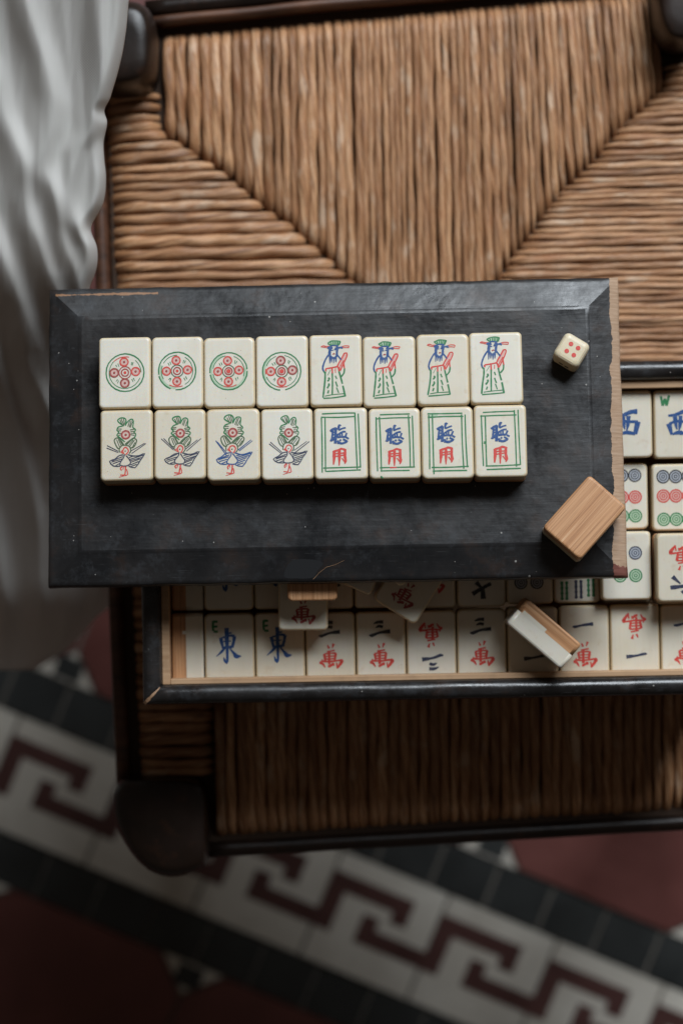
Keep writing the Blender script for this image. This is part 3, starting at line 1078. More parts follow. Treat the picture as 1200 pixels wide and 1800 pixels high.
def build_box():
    o = tag(empty("tile_box", BOX_M), "open black wooden box with rounded rim and tan lining, filled with tiles", "box")
    zb = SEAT_Z + 0.001
    # rounded rim profile, outer to inner: (inset, z)
    prof = [(0.0012, zb), (0.0008, RIM_Z - 0.008)]
    for k in range(9):
        a = R(180 - 180 * k / 8)
        prof.append((RIMW / 2 + (RIMW / 2) * math.cos(a), RIM_Z - 0.0042 + 0.0042 * math.sin(a)))
    prof += [(RIMW, RIM_Z - 0.012), (RIMW, zb)]
    n = len(prof)

    def wall(p0, p1, inward, name):
        p0, p1 = Vector((*p0, 0)), Vector((*p1, 0))
        L = (p1 - p0).length
        d = (p1 - p0) / L
        inw = Vector((*inward, 0))
        segs = 60
        V, Fc = [], []
        for s in range(segs + 1):
            for ins, z in prof:
                a, b = ins + 0.00004, L - ins - 0.00004
                q = a + (b - a) * s / segs
                base = p0 + d * q
                nz = mnoise.noise(Vector((base.x * 60, base.y * 60, ins * 300))) * 0.00025
                V.append(base + inw * (ins + nz * 0.6) + Vector((0, 0, z + nz)))
        for s in range(segs):
            for i in range(n - 1):
                Fc.append((s * n + i, (s + 1) * n + i, (s + 1) * n + i + 1, s * n + i + 1))
        Fc.append(tuple(range(n)))
        Fc.append(tuple(reversed(range(segs * n, segs * n + n))))
        sm = [True] * (len(Fc) - 2) + [False, False]
        return link(name, V, Fc, M['box'], o, sm)
    front = wall((BX, 0), (0, 0), (0, 1), "rim_wall")
    wall((0, 0), (0, BY), (1, 0), "rim_wall")
    wall((0, BY), (BX, BY), (0, -1), "rim_wall")
    wall((BX, BY), (BX, 0), (-1, 0), "rim_wall")
    # pale chipped wood along the front left mitre
    V, Fc = [], []
    for i in range(9):
        t = i / 8
        q = 0.0006 + (RIMW - 0.0006) * t
        a = math.acos(max(-1, min(1, (q - RIMW / 2) / (RIMW / 2))))
        z = RIM_Z - 0.0042 + 0.0042 * math.sin(a) + 0.00016
        w = 0.00045 * (1.5 - 1.1 * t) * (0.7 + 0.6 * random.random())
        V += [(q - w, q + w, z), (q + w, q - w, z)]
    for i in range(8):
        Fc.append((2 * i, 2 * i + 1, 2 * i + 3, 2 * i + 2))
    link("chipped_mitre", V, Fc, M['chip'], front)
    # lining boards, a little below the rim
    lz = RIM_Z - 0.0040
    lt = 0.0036

    def board(x0, x1, y0, y1, z0, z1, name):
        V, Fc, S = block(x1 - x0, y1 - y0, z0, z1, 0.0003, 0.0004, 0.0, 2)
        b = link(name, V, Fc, M['liner'], o, [False] * len(S))
        b.location = ((x0 + x1) / 2, (y0 + y1) / 2, 0)
        return b
    g = 0.00005
    i0, i1, j0, j1 = RIMW + g, BX - RIMW - g, RIMW + g, BY - RIMW - g
    board(i0, i0 + lt, j0, j1, zb + 0.004, lz, "lining_board")
    board(i0 + lt + g, i1 - lt - g, j0, j0 + lt * 0.7, zb + 0.004, lz - 0.0002, "lining_board")
    board(i0 + lt + g, i1 - lt - g, j1 - lt, j1, zb + 0.004, lz - 0.0003, "lining_board")
    board(i1 - lt, i1, j0, j1, zb + 0.004, lz, "lining_board")
    board(i0, i1, j0, j1, zb, zb + 0.0038, "bottom_board")
    return o


build_box()


def box_tile(rect, z, label, draw=None, seed=0, rot=0.0, w=None, l=None, group="tiles packed in the box", jit=0.0):
    x0, x1, y0, y1 = rect
    p = W((x0 + x1) / 2, (y0 + y1) / 2, z)
    s = (ZC - z) / F
    m = Matrix.Translation((p.x, p.y, z - TH)) @ Matrix.Rotation(BOX_A + R(rot), 4, 'Z')
    return tile(m, label, group, w or (x1 - x0) * s - 0.00025, l or (y1 - y0) * s - 0.0002, draw, seed, jit=jit)


def edge_tile(rect, z, label, seed, seam):
    """standing on a long edge, face to the right"""
    x0, x1, y0, y1 = rect
    p = W((x0 + x1) / 2, (y0 + y1) / 2, z)
    m = Matrix.Translation((p.x, p.y, z - TW / 2)) @ Matrix.Rotation(BOX_A, 4, 'Z') @ Matrix.Rotation(R(90), 4, 'Y') @ \
        Matrix.Translation((0, 0, -TH / 2))
    return tile(m, label, "tiles packed in the box", TW, (y1 - y0) * (ZC - z) / F, None, seed, seam=seam)


Z0 = TOP_Z
edge_tile((302, 358, 1078, 1199), Z0, "tile on edge, half bamboo half ivory, front left corner of the box", 70, 0.06)
edge_tile((301, 357, 953, 1074), Z0 - 0.002, "tile standing on edge half under the lid, left end of the box's second row", 71, 0.4)
box_tile((359.5, 447.5, 1078, 1200), Z0, "fully visible ivory tile with green E and blue character in front row",
         lambda k: dong(k), 72)
box_tile((448.5, 536, 1076.5, 1198), Z0, "tile with green E and blue character partly under a loose tile",
         lambda k: dong(k), 73)
box_tile((537, 624.5, 1076, 1196), Z0, "front row tile with three strokes partly hidden, just right of the two E tiles",
         lambda k: three_wan(k), 74)
box_tile((625.5, 713, 1075, 1195), Z0, "front row tile with three black strokes over red character, second from the E tiles",
         lambda k: three_wan(k), 75)
box_tile((714, 801.5, 1073, 1194), Z0, "upside-down front row tile with red character above three blue strokes",
         lambda k: three_wan(k, flip=True, num='navy'), 76)
box_tile((802.5, 890, 1070, 1192), Z0, "front row tile with three strokes, just left of the tile on its side",
         lambda k: three_wan(k), 77)
box_tile((891, 980.5, 1067, 1190), Z0, "front row tile mostly covered by the tile lying on its side",
         lambda k: one_wan(k, flip=True), 78)
box_tile((982.5, 1070.5, 1064, 1189), Z0, "front row tile, one stroke over red character, touching the tile on its side",
         lambda k: one_wan(k, num='navy'), 79)
box_tile((1071.5, 1159, 1062, 1187), Z0, "upside-down front row tile with red character above a single stroke",
         lambda k: one_wan(k, flip=True, num='navy'), 80)
box_tile((1160, 1248, 1062, 1185), Z0, "front row tile cut off by the right edge of the picture",
         lambda k: one_wan(k, num='navy'), 81)
# second row, half under the lid
box_tile((358, 445.5, 951, 1073), Z0 - 0.001, "second row tile with the foot of a blue character showing under the lid",
         lambda k: dong(k, dv=0.0), 82)
box_tile((446.5, 533.5, 950, 1071), Z0 - 0.001, "second row tile under the lid left of the loose face-up tile",
         lambda k: dong(k, dv=-0.06), 83)
box_tile((535, 620.5, 950, 1071), Z0 - 0.001, "plain-looking second row tile in shade right of the loose bamboo tile",
         lambda k: three_wan(k, flip=True), 84)
box_tile((622, 711, 949, 1069), Z0 - 0.001, "second row tile in shade under the slanted loose tiles",
         lambda k: three_wan(k, dv=-0.2), 85)
box_tile((712.5, 800, 948, 1069), Z0 - 0.001, "second row tile with part of a red character right of the slanted tile",
         lambda k: three_wan(k, du=0.03, dv=-0.04), 86)


def odd(k):
    k.frame((802, 888, 947, 1068))
    for pts, w in (([(836, 1024), (844, 1033)], [6, 3]), ([(862, 1027), (848, 1034), (829, 1045)], [4, 4, 6]), ([(847, 1033), (848, 1054)], [4, 6])):
        k.line('ink', pts, w)


box_tile((802, 888, 947, 1067), Z0 - 0.001, "second row tile with a forked black character under the lid", odd, 87)
box_tile((889, 971, 944, 1062), Z0 - 0.001, "second row tile with two dark circles at the lid's front edge",
         lambda k: circles(k, (888, 972, 944, 1062), [(914, 1024, 'ink', 'greyblue'), (943, 1024, 'ink', 'greyblue'), (914, 985, 'ink', 'greyblue'), (943, 985, 'ink', 'greyblue')]), 88)
box_tile((972, 1054, 941, 1060), Z0 - 0.001, "second row tile with green and blue bamboo sticks at the lid's corner",
         lambda k: sticks(k, (970, 1052, 940, 1060), [(984, 1024, 1052, 'green'), (992.5, 1024, 1052, 'green'), (1009, 1022, 1050, 'navy'),
                                                      (1018, 1022, 1050, 'navy'), (1031, 1020, 1047, 'green'), (1040, 1020, 1047, 'green')]), 89)
G2 = "raised tiles at the right of the box"
z1 = Z0 + 0.0075
box_tile((1056, 1144, 934, 1055), z1, "raised tile with blue and green circles beside the lid's lower right corner",
         lambda k: circles(k, (1055, 1144, 934, 1055), [(1116, 972, 'navy', 'greyblue'), (1116, 1012, 'green', 'pale'), (1088, 1012, 'green', 'pale'), (1088, 972, 'navy', 'greyblue')]), 90, group=G2)
z2 = Z0 + 0.0150
box_tile((1153, 1243, 937, 1058), z2, "topmost raised tile with upside-down red and blue characters at right picture edge",
         lambda k: six_wan(k, flip=True), 91, group=G2)
nine = lambda xs, ys: [(x, y, c, f) for y, c, f in zip(ys, ('ink', 'red', 'green'), ('greyblue', 'pink', 'pale')) for x in xs]
box_tile((1051, 1138.5, 814, 931), Z0 - 0.002, "tile with nine coloured circles half hidden behind the lid's right edge",
         lambda k: circles(k, (1050, 1138, 813, 932), nine((1069, 1092, 1115), (835, 874, 908))), 92)
box_tile((1145, 1233, 815, 933), Z0 + 0.001, "tile with nine coloured circles cut off by the right edge of the picture",
         lambda k: circles(k, (1143, 1232, 815, 932), nine((1163, 1185.5, 1208), (837, 871, 912))), 93)
box_tile((1057, 1146, 686, 805), Z0 + 0.003, "back row tile with blue character half behind the lid's right edge",
         lambda k: xi(k, False), 94)
box_tile((1148, 1238, 685, 806), Z0 + 0.003, "back row tile with green W above a blue character",
         lambda k: xi(k), 95)
# tiles below the raised ones
box_tile((1056, 1143, 940, 1061), z1 - TH - 0.0001, "tile hidden beneath the raised circle tile", None, 96)
box_tile((1150, 1240, 940, 1062), z2 - TH - 0.0001, "tile beneath the topmost raised tile", None, 97)

# loose tiles on top of the packed rows
G3 = "loose tiles"


def loose(cx, cy, ang, z, label, draw=None, seed=0, w=TW, l=TL, face_up=True):
    p = W(cx, cy, z)
    return tile(Matrix.Translation((p.x, p.y, z - TH)) @ Matrix.Rotation(R(ang), 4, 'Z'), label, G3, w, l, draw, seed, face_up)


zt = Z0 + TH + 0.0003
s1 = (ZC - zt) / F
loose(532.5, 1047.5, 0.2, zt, "loose face-up tile with dark red character poking out below the lid",
      lambda k: wan(k, WAN_RECT, 0.085, 'crimson'), 100, w=87 * s1, l=121 * s1)
zq = zt + TH + 0.0003
s2 = (ZC - zq) / F
loose(548, 996.5, 1.0, zq - 0.0006, "loose tile with tan bamboo back up wedged under the lid's front edge", None, 101, w=88 * s2, l=120 * s2, face_up=False)


def slanted(corner, ang, z, w, l):
    """centre pixel of a tile whose lower corner is seen at a pixel"""
    s = (ZC - z) / F
    a = R(ang)
    p = W(*corner, z)
    # lower-right corner in tile frame is (w/2, -l/2)
    x, y = w / 2, -l / 2
    return p.x - (x * math.cos(a) - y * math.sin(a)), p.y - (x * math.sin(a) + y * math.cos(a))


def loose_at(corner, ang, z, label, draw, seed, face_up=True):
    x, y = slanted(corner, ang, z, TW, TL)
    tile(Matrix.Translation((x, y, z - TH)) @ Matrix.Rotation(R(ang), 4, 'Z'), label, G3, TW, TL, draw, seed, face_up)


loose_at((729, 1099), -32.0, zt, "slanted loose face-up tile with dark red character below the lid's middle",
         lambda k: wan(k, WAN_RECT, 0.05, 'crimson'), 102)
loose_at((650.5, 1047.5), -24.0, zt - 0.0001, "loose tile whose corner shows left of the slanted face-up tile", None, 103)
loose_at((704, 1033), -44.0, zt + TH + 0.0002, "loose tile whose tip just shows above the slanted face-up tile", None, 104)

# tile lying on its long side across the front row
zu = Z0 + TW + 0.0003
pu = W(956, 1114.5, zu)
mu = Matrix.Translation((pu.x, pu.y, zu - TW / 2)) @ Matrix.Rotation(R(-40.5), 4, 'Z') @ Matrix.Rotation(R(90), 4, 'Z') @ \
    Matrix.Rotation(R(-90), 4, 'Y') @ Matrix.Translation((0, 0, -TH / 2))
tile(mu, "tile lying on its long side showing half bamboo half ivory, across the front row", G3, TW, 0.0322, None, 105, seam=0.42)

# ------------------------------------------------------------------ chair
CH = tag(empty("rush_chair", Matrix.Translation((W(740, 760, SEAT_Z).x, W(740, 760, SEAT_Z).y, 0))),
         "dark wooden chair with a woven tan rush seat under the box", "chair")
CHO = CH.matrix_world.translation.copy()


def part(name, verts, faces, mat, parent=CH, smooth=None, uv=None):
    off = CHO
    return link(name, [Vector(v) - off for v in verts], faces, mat, parent, smooth, uv)


def post(outline, z1, fall, top):
    """upright post: outer outline and top face in photograph pixels; the side rolls over from one to the other"""
    lo = [(p.x, p.y) for p in (W(x, y, z1 - fall) for x, y in spline_loop(outline))]
    hi = [(p.x, p.y) for p in (W(x, y, z1) for x, y in spline_loop(top))]
    cx, cy = sum(a for a, b in lo) / len(lo), sum(b for a, b in lo) / len(lo)
    m = len(lo)
    V, Fc = [], []
    for z, s in [(FLOOR_Z, 0.62), (0.26, 0.72), (z1 - fall - 0.060, 0.80), (z1 - fall - 0.030, 0.95), (z1 - fall - 0.008, 1.0)]:
        V += [(cx + (a - cx) * s, cy + (b - cy) * s, z) for a, b in lo]
    nl = 5
    for k in range(0, 9):
        a = R(90 * k / 8)
        u, w = 1 - math.cos(a), math.sin(a)
        V += [(lerp(p[0], q[0], u), lerp(p[1], q[1], u), z1 - fall + fall * w + 0.0004 * mnoise.noise(Vector((p[0] * 90, p[1] * 90, w * 2))))
              for p, q in zip(lo, hi)]
        nl += 1
    for s, dz in ((0.93, 0.0004), (0.6, 0.0008)):
        hx, hy = sum(a for a, b in hi) / m, sum(b for a, b in hi) / m
        V += [(hx + (a - hx) * s, hy + (b - hy) * s, z1 + dz) for a, b in hi]
        nl += 1
    for k in range(nl - 1):
        for i in range(m):
            j = (i + 1) % m
            Fc.append((k * m + i, k * m + j, (k + 1) * m + j, (k + 1) * m + i))
    Fc.append(tuple(range((nl - 1) * m, nl * m)))
    Fc.append(tuple(reversed(range(m))))
    area2 = sum(lo[i][0] * lo[(i + 1) % m][1] - lo[(i + 1) % m][0] * lo[i][1] for i in range(m))
    if area2 < 0:
        Fc = [tuple(reversed(f)) for f in Fc]
    return part("post", V, Fc, M['chair'], smooth=True)


def shrink(pts, s, dx=0, dy=0):
    cx, cy = sum(p[0] for p in pts) / len(pts), sum(p[1] for p in pts) / len(pts)
    return [(cx + (x - cx) * s + dx, cy + (y - cy) * s + dy) for x, y in pts]


FLOOR_Z = -0.05
O1 = [(225, 1367), (290, 1366), (345, 1370), (363, 1392), (367, 1450), (365, 1516), (335, 1534), (300, 1540), (262, 1528), (228, 1492),
      (203, 1445), (198, 1405), (206, 1378)]
T1 = [(250, 1374), (300, 1373), (340, 1376), (356, 1394), (358, 1450), (355, 1500), (338, 1516), (300, 1520), (270, 1514), (249, 1494),
      (240, 1450), (237, 1410), (240, 1384)]
post(O1, SEAT_Z + 0.016, 0.014, T1)
O2 = [(200, 12), (235, 6), (262, 18), (274, 48), (276, 100), (270, 138), (246, 158), (205, 162), (172, 150), (165, 90), (172, 32)]
post(O2, SEAT_Z + 0.034, 0.016, shrink(O2, 0.72, -8, -6))
O3 = [(1152, -60), (1190, -72), (1235, -60), (1250, -10), (1240, 50), (1215, 80), (1175, 82), (1153, 50), (1147, 0)]
post(O3, SEAT_Z + 0.030, 0.014, shrink(O3, 0.76, 6, -6))
O4 = [(1380, 1340), (1440, 1335), (1480, 1360), (1490, 1430), (1460, 1480), (1400, 1490), (1370, 1460), (1366, 1390)]
post(O4, SEAT_Z + 0.016, 0.012, shrink(O4, 0.8))


def bar(a, b, w, h, z, mat, name, n=24, drop=0.0):
    """rounded slat from a to b (photograph pixels at height z)"""
    a, b = W(*a, z) - Vector((0, 0, drop)), W(*b, z) - Vector((0, 0, drop))
    d = (b - a).normalized()
    s = Vector((-d.y, d.x, 0))
    cs = []
    for k in range(12):
        t = R(30 * k)
        c, sn = math.cos(t), math.sin(t)
        cs.append((math.copysign(abs(c) ** 0.6, c) * w / 2, math.copysign(abs(sn) ** 0.6, sn) * h / 2))
    V, Fc = [], []
    for i in range(n + 1):
        p = a + (b - a) * i / n
        e = 0.0006 * mnoise.noise(p * 25)
        for x, y in cs:
            V.append(p + s * (x + e) + Vector((0, 0, y - h / 2 + e)))
    for i in range(n):
        for k in range(12):
            Fc.append((i * 12 + k, (i + 1) * 12 + k, (i + 1) * 12 + (k + 1) % 12, i * 12 + (k + 1) % 12))
    Fc.append(tuple(range(12)))
    Fc.append(tuple(reversed(range(n * 12, n * 12 + 12))))
    return part(name, V, Fc, mat, smooth=True)


SS = (ZC - SEAT_Z) / F
bar((362, 1496), (1385, 1437), 30 * SS, 0.018, SEAT_Z - 0.003, M['chair'], "seat_slat")
bar((258, 36), (1160, -50), 18 * SS, 0.012, SEAT_Z + 0.004, M['slat'], "seat_slat")
bar((255, 12), (1160, -74), 30 * SS, 0.014, SEAT_Z + 0.000, M['chair'], "seat_rail")
bar((166, 150), (216, 1378), 28 * SS, 0.018, SEAT_Z - 0.003, M['slat'], "seat_slat")
bar((1292, 60), (1432, 1350), 30 * SS, 0.018, SEAT_Z - 0.003, M['chair'], "seat_slat")
# stretchers lower down between the legs
bar((290, 1450), (1425, 1412), 0.02, 0.02, SEAT_Z, M['chair'], "stretcher", drop=0.23)
bar((222, 90), (285, 1450), 0.02, 0.02, SEAT_Z, M['chair'], "stretcher", drop=0.20)

CP = (800, 665)
zp = SEAT_Z - 0.0070
pad = [W(186, 25, zp), W(1285, -60, zp), W(1420, 1440, zp), W(225, 1485, zp)]  # added filler sheet, coloured dark so gaps between cords read as shaded
SEAT = part("rush_seat", pad + [p - Vector((0, 0, 0.012)) for p in pad],
            [(3, 2, 1, 0), (4, 5, 6, 7), (0, 1, 5, 4), (1, 2, 6, 5), (2, 3, 7, 6), (3, 0, 4, 7)], M['pad'])


def poly_at(pts, t):
    """point along a pixel polyline by fraction of length"""
    L = [math.hypot(pts[i + 1][0] - pts[i][0], pts[i + 1][1] - pts[i][1]) for i in range(len(pts) - 1)]
    s = t * sum(L)
    for i, l in enumerate(L):
        if s <= l or i == len(L) - 1:
            u = s / l
            return (lerp(pts[i][0], pts[i + 1][0], u), lerp(pts[i][1], pts[i + 1][1], u))
        s -= l


def cut_y(pts, y):
    for a, b in zip(pts, pts[1:]):
        if min(a[1], b[1]) <= y <= max(a[1], b[1]) and a[1] != b[1]:
            return lerp(a[0], b[0], (y - a[1]) / (b[1] - a[1]))
    return pts[-1][0]


def cut_x(pts, x):
    for a, b in zip(pts, pts[1:]):
        if min(a[0], b[0]) <= x <= max(a[0], b[0]) and a[0] != b[0]:
            return lerp(a[1], b[1], (x - a[0]) / (b[0] - a[0]))
    return pts[-1][1]


DL = [(276, 165), (278, 225), (340, 268), (400, 306), (440, 344), (510, 396), (597, 473), CP]
DR = [(1172, 120), (1165, 158), (1095, 222), (1040, 287), (990, 333), (950, 390), (885, 475), CP]
DFL = [(371, 1380), (371, 1240), CP]
DFR = [(1385, 1370), (1385, 1240), CP]
rs = random.Random(11)


def strand(a, b, rad, seed, bow=0.0):
    """one twisted cord from the rail (a) to the seam (b), pixels at seat height"""
    rng = random.Random(seed)
    A, B = W(*a, SEAT_Z), W(*b, SEAT_Z)
    d = B - A
    L = d.length
    d = d / L
    s = Vector((-d.y, d.x, 0))
    n = max(12, int(L / 0.0035))
    m = 8
    V, Fc, U = [], [], []
    ph = rng.uniform(0, 6.28)
    tw = rng.uniform(50, 150)
    for i in range(n + 1):
        t = i / n
        x = t * L
        # over the rail at the start, diving into the seam at the end
        z = -0.0032
        if x < 0.012:
            z -= 0.010 * (1 - x / 0.012) ** 2
        e = L - x
        if e < 0.008:
            z -= 0.0050 * (1 - e / 0.008) ** 1.6
        z += 0.0018 * math.sin(math.pi * min(1, x / L)) + 0.0012 * mnoise.noise(Vector((x * 38, seed * 1.7, 0.2)))
        w = 0.0008 * mnoise.noise(Vector((x * 42, seed * 2.3, 4.1))) * min(1, x / 0.02, e / 0.02 + 0.3)
        w += 0.0005 * bow * math.sin(math.pi * t)
        r = rad * (1 + 0.26 * mnoise.noise(Vector((x * 75, seed * 3.1, 9.7))))
        if e < 0.006:
            r *= 0.70 + 0.30 * e / 0.006
        p = A + d * x + s * w + Vector((0, 0, z))
        for k in range(m):
            a_ = 2 * math.pi * k / m
            lob = 1 + 0.085 * math.cos(2 * (a_ - x * tw) + ph)
            V.append(p + s * (math.cos(a_) * r * 1.04 * lob) + Vector((0, 0, math.sin(a_) * r * 0.95 * lob)))
            U.append((x, k / m))
    for i in range(n):
        for k in range(m):
            Fc.append((i * m + k, (i + 1) * m + k, (i + 1) * m + (k + 1) % m, i * m + (k + 1) % m))
    Fc.append(tuple(range(m)))
    Fc.append(tuple(reversed(range(n * m, n * m + m))))
    part("rush_strand", V, Fc, M['rush'], SEAT, True, U)


RR = 9.3 * SS
sd = 0
# back section: cords run from the back rail down to the two upper seams; they get finer to the right
xs, q = [], 286.0
while q < 1146:
    wd = lerp(19.5, 12.2, min(1, max(0, (q - 320) / 380))) * rs.uniform(0.78, 1.25)
    xs.append((q + wd / 2, wd))
    q += wd
for x0, wd in xs:
    t = (x0 - 283) / 860
    y0 = 50 - (x0 - 285) * 0.094
    lean = 6 + 20 * max(0, t - 0.35) / 0.65
    x1 = x0 + lean
    for _ in range(3):
        y1 = cut_x(DL, x1) if x1 <= CP[0] else cut_x(DR, min(x1, 1171))
        x1 = x0 + lean * min(1.0, (y1 + 20) / 300)
    strand((x0, y0), (x1, y1 + rs.uniform(1, 7)), wd * 0.50 * SS * rs.uniform(0.94, 1.08), sd, rs.uniform(-1, 1))
    sd += 1
# left section
ys, q = [], 166.0
while q < 1368:
    wd = 18.6 * rs.uniform(0.8, 1.22)
    ys.append((q + wd / 2, wd))
    q += wd
for y0, wd in ys:
    t = (y0 - 166) / 1202
    x0 = lerp(177, 238, t)
    y1 = y0 - 4 - 5 * (1 - t)
    x1 = cut_y(DL, max(y1, 166)) if y1 < CP[1] else cut_y(DFL, min(y1, 1379))
    strand((x0, y0), (x1 + rs.uniform(2, 9), y1), wd * 0.495 * SS * rs.uniform(0.94, 1.06), sd, rs.uniform(-1, 1))
    sd += 1
# right section
ys, q = [], 112.0
while q < 1350:
    wd = (11.6 if q < 690 else 22.0) * rs.uniform(0.8, 1.25)
    ys.append((q + wd / 2, wd))
    q += wd
for y1, wd in ys:
    t = (y1 - 112) / 1254
    x0 = lerp(1286, 1415, t)
    y0 = y1 - 8
    x1 = cut_y(DR, max(y1, 121)) if y1 < CP[1] else cut_y(DFR, min(y1, 1369))
    strand((x0, y0), (x1 - rs.uniform(2, 9), y1), wd * 0.50 * SS * rs.uniform(0.94, 1.08), sd, rs.uniform(-1, 1))
    sd += 1
# front section
N = 56
for i in range(N):
    t = (i + 0.5) / N
    x0 = lerp(380, 1380, t) + rs.uniform(-1.5, 1.5)
    y0 = 1482 - (x0 - 375) * 0.056
    x1 = x0 - 3
    y1 = cut_x(DFL, max(x1, 372)) if x1 <= CP[0] else cut_x(DFR, x1)
    strand((x0, y0), (x1, min(y1, 1240)), 0.97 * RR * rs.uniform(0.9, 1.12), sd, rs.uniform(-1, 1))
    sd += 1


# ------------------------------------------------------------------ hanging white cloth
def interp(tab, y):
    for (a, va), (b, vb) in zip(tab, tab[1:]):
        if y <= b:
            t = max(0.0, (y - a) / (b - a))
            k = tab.index((a, va))
            v0 = tab[max(k - 1, 0)][1]
            v3 = tab[min(k + 2, len(tab) - 1)][1]
            return 0.5 * (2 * va + (vb - v0) * t + (2 * v0 - 5 * va + 4 * vb - v3) * t * t + (3 * va - v0 - 3 * vb + v3) * t ** 3)
    return tab[-1][1]


EDGE = [(-160, 234), (0, 227), (47, 223), (93, 216), (134, 206), (174, 194), (194, 184), (216, 189), (249, 183), (280, 184), (314, 187), (358, 182),
        (401, 161), (435, 171), (467, 171), (500, 160), (560, 140), (700, 120), (850, 130), (1000, 190), (1060, 196), (1085, 170), (1140, 120), (1180, 60)]
HGT = [(-160, 0.553), (0, 0.536), (200, 0.517), (400, 0.500), (480, 0.490), (560, 0.470), (640, 0.440), (710, 0.410), (850, 0.380), (1000, 0.352), (1120, 0.330), (1180, 0.290)]
RIDGE = [  # (ridge line as (y, x) pairs, half width px, height m)
    ([(-160, 10), (15, 47), (155, 87), (218, 90), (290, 76), (350, 95), (410, 105), (470, 125), (560, 150)], 27, 0.0055),
    ([(-160, -70), (100, -20), (200, 5), (280, 34), (358, 42), (420, 62), (485, 86), (580, 120)], 28, 0.0060),
    ([(-160, 172), (31, 176), (124, 176), (180, 168), (233, 154), (264, 138), (336, 122), (380, 128), (435, 156), (520, 150)], 22, 0.0050),
    ([(-160, 226), (60, 206), (160, 190), (260, 182), (330, 176), (390, 158), (470, 160), (560, 130)], 11, 0.0025),
    ([(150, -120), (300, -60), (435, -5), (554, 44), (700, 96), (900, 130)], 30, 0.0055),
    ([(500, -80), (620, -20), (760, 30), (900, 60), (1100, 70)], 30, 0.0090),
    ([(620, 40), (760, 95), (900, 110), (1040, 120), (1150, 110)], 34, 0.0090),
    ([(800, -60), (950, -10), (1100, 10)], 28, 0.0090),
]


def build_cloth():
    nu, nv = 190, 300
    V, Fc, U = [], [], []
    for j in range(nv + 1):
        y = lerp(-150, 1178, j / nv)
        xe = interp(EDGE, y)
        zb = sum(interp(HGT, y + q * 14) for q in range(-6, 7)) / 13
        for i in range(nu + 1):
            t = i / nu
            x = lerp(-190, xe, t)
            h = 0.0
            for ln, wd, amp in RIDGE:
                if ln[0][0] - 90 <= y <= ln[-1][0] + 90:
                    xr = interp(ln, y)
                    f = min(1.0, max(0.0, (y - ln[0][0] + 90) / 180), max(0.0, (ln[-1][0] + 90 - y) / 180))
                    f = f * f * (3 - 2 * f)
                    q = (x - xr) / wd
                    # folds are steeper on their right side
                    q = q * (1.45 if q > 0 else 0.85)
                    h += amp * f * math.exp(-q * q)
            z = zb + h
            z += 0.0030 * mnoise.noise(Vector((x * 0.018, y * 0.005, 1.1))) + 0.0007 * mnoise.noise(Vector((x * 0.06, y * 0.010, 3.7))) + 0.0002 * mnoise.noise(Vector((x * 0.13 + y * 0.02, y * 0.03, 8.1)))
            e = (xe - x) / 26.0
            if e < 1:
                z -= 0.012 * (1 - e) ** 2.2
            V.append(W(x, y, z))
            U.append(((x + 190) * 0.00025, y * 0.00025))
    n = nu + 1
    for j in range(nv):
        for i in range(nu):
            Fc.append((j * n + i, (j + 1) * n + i, (j + 1) * n + i + 1, j * n + i + 1))
    o = link("white_cloth", V, Fc, M['cloth'], None, True, U)
    md = o.modifiers.new("thickness", 'SOLIDIFY')
    md.thickness = 0.0009
    md.offset = -1
    tag(o, "white cotton cloth hanging in soft folds beside the chair, left of the lid", "cloth")


build_cloth()

# ------------------------------------------------------------------ tiled floor
FLOOR = link("floor", [(-1.6, -1.6, -0.054), (1.6, -1.6, -0.054), (1.6, 1.6, -0.054), (-1.6, 1.6, -0.054)], [(0, 1, 2, 3)], M['grout'])
FLOOR['kind'] = "structure"
FZ = -0.05
FLOOR.location = (0, 0, 0)
FS = (ZC - FZ) / F
FA = R(-22.7)
fo = W(206, 1327, FZ)
tgt = W(21, 1296, FZ)
UD = Vector((math.cos(FA), math.sin(FA), 0))
VD = Vector((-math.sin(FA), math.cos(FA), 0))
U0 = (tgt - fo).dot(UD)
PER = 204.4 * FS
WID = 203 * FS
BLK = 84 * FS


def fl(u, v, z=0.0):
    p = fo + UD * u + VD * v
    return (p.x, p.y, FZ + z)


def ftile(poly, mat, name, h=0.0, parent=FLOOR, grow=0.0012):
    """slab from a (u,v) polygon shrunk by the joint"""
    cx = sum(p[0] for p in poly) / len(poly)
    cy = sum(p[1] for p in poly) / len(poly)
    q = []
    for x, y in poly:
        L = math.hypot(x - cx, y - cy)
        s = 1 - grow * 1.3 / L
        q.append((cx + (x - cx) * s, cy + (y - cy) * s))
    n = len(q)
    V = [fl(x, y, -0.0035) for x, y in q] + [fl(x, y, h) for x, y in q]
    Fc = [tuple(range(n, 2 * n))] + [(i, (i + 1) % n, n + (i + 1) % n, n + i) for i in range(n)]
    return link(name, V, Fc, mat, parent)


def rect(u0, u1, v0, v1):
    return [(u0, v0), (u1, v0), (u1, v1), (u0, v1)]


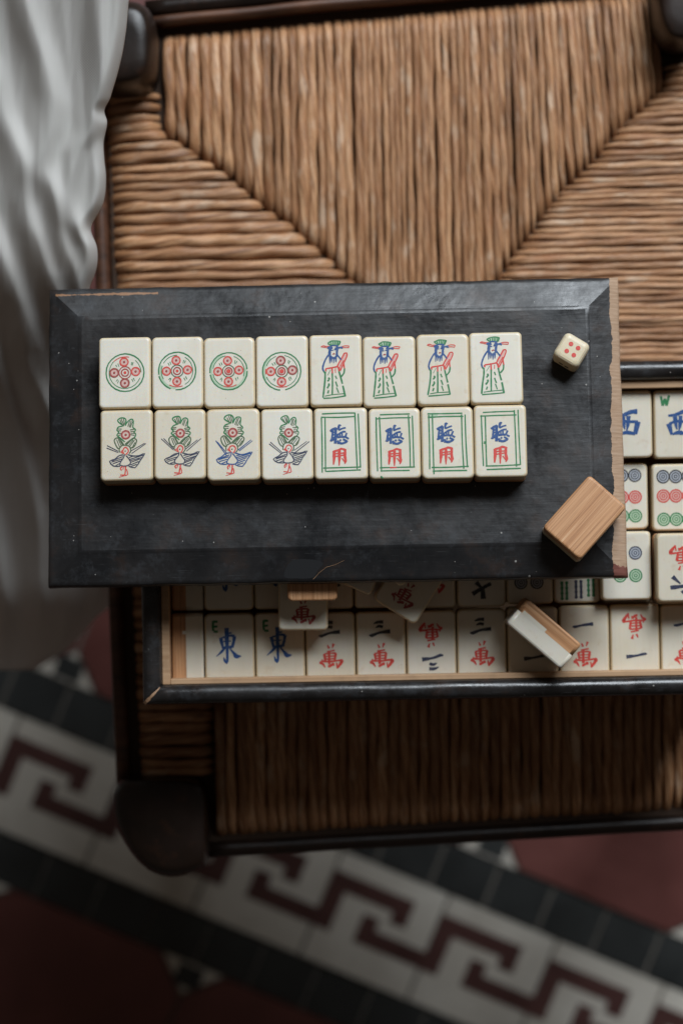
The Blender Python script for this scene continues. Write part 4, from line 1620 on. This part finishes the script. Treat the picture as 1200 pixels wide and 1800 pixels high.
KEY = [(0.0, 0.155, 0.18, 0.70), (0.155, 0.75, 0.18, 0.335), (0.60, 0.75, 0.335, 0.43), (0.375, 0.525, 0.44, 0.545), (0.375, 0.999, 0.545, 0.70)]
for i in range(-8, 12):
    u0 = U0 + i * PER
    t = ftile(rect(u0, u0 + PER, -WID, 0), M['fwhite'], "border_tile")
    V, Fc = [], []
    for a, b, c, d in KEY:
        b0 = len(V)
        V += [fl(u0 + a * PER, -d * WID, 0.0004), fl(u0 + b * PER, -d * WID, 0.0004), fl(u0 + b * PER, -c * WID, 0.0004), fl(u0 + a * PER, -c * WID, 0.0004)]
        Fc.append((b0, b0 + 1, b0 + 2, b0 + 3))
    link("key_inlay", V, Fc, M['fkey'], t)
    for s in range(2):
        a = u0 + s * PER / 2 + 0.3 * PER
        ftile(rect(a, a + PER / 2, 0, BLK), M['fblack'], "strip_tile", 0.0002)
        ftile(rect(a - 0.1 * PER, a + PER / 2 - 0.1 * PER, -WID - BLK, -WID), M['fblack'], "strip_tile", 0.0002)

P = 403 * FS
DG = 59 * FS
du0 = (W(128, 1161, FZ) - fo).dot(UD)
for side in (1, -1):
    vb = BLK if side > 0 else -WID - BLK
    uo = du0 if side > 0 else (W(325, 1732, FZ) - fo).dot(UD)
    for r in range(0, 6):
        for i in range(-4, 7):
            cu = uo + (i + 0.5) * P
            cv = vb + side * (r + 0.5) * P
            h = P / 2
            oct_ = [(cu - h + DG, cv - h), (cu + h - DG, cv - h), (cu + h, cv - h + DG), (cu + h, cv + h - DG),
                    (cu + h - DG, cv + h), (cu - h + DG, cv + h), (cu - h, cv + h - DG), (cu - h, cv - h + DG)]
            if abs(fl(cu, cv)[0]) < 0.8 and abs(fl(cu, cv)[1]) < 0.9:
                ftile(oct_, M['fred'], "octagon_tile", -0.0002)
            du, dv = uo + i * P, vb + side * r * P
            if abs(fl(du, dv)[0]) < 0.8 and abs(fl(du, dv)[1]) < 0.9:
                dia = [(du + DG, dv), (du, dv + DG), (du - DG, dv), (du, dv - DG)]
                if r == 0:
                    dia = [(du + DG, dv), (du, dv + DG), (du - DG, dv)] if side > 0 else [(du + DG, dv), (du - DG, dv), (du, dv - DG)]
                t = ftile(dia, M['fwhite'], "diamond_tile", -0.0002)
                q = 24 * FS
                c = dv + (q * 0.9 + 0.001 if side > 0 else -q * 0.9 - 0.001) if r == 0 else dv
                link("diamond_inlay", [fl(du - q, c - q * 0.8, 0.0003), fl(du + q, c - q * 0.8, 0.0003), fl(du + q, c + q * 0.8, 0.0003), fl(du - q, c + q * 0.8, 0.0003)],
                     [(0, 1, 2, 3)], M['fblack'], t)
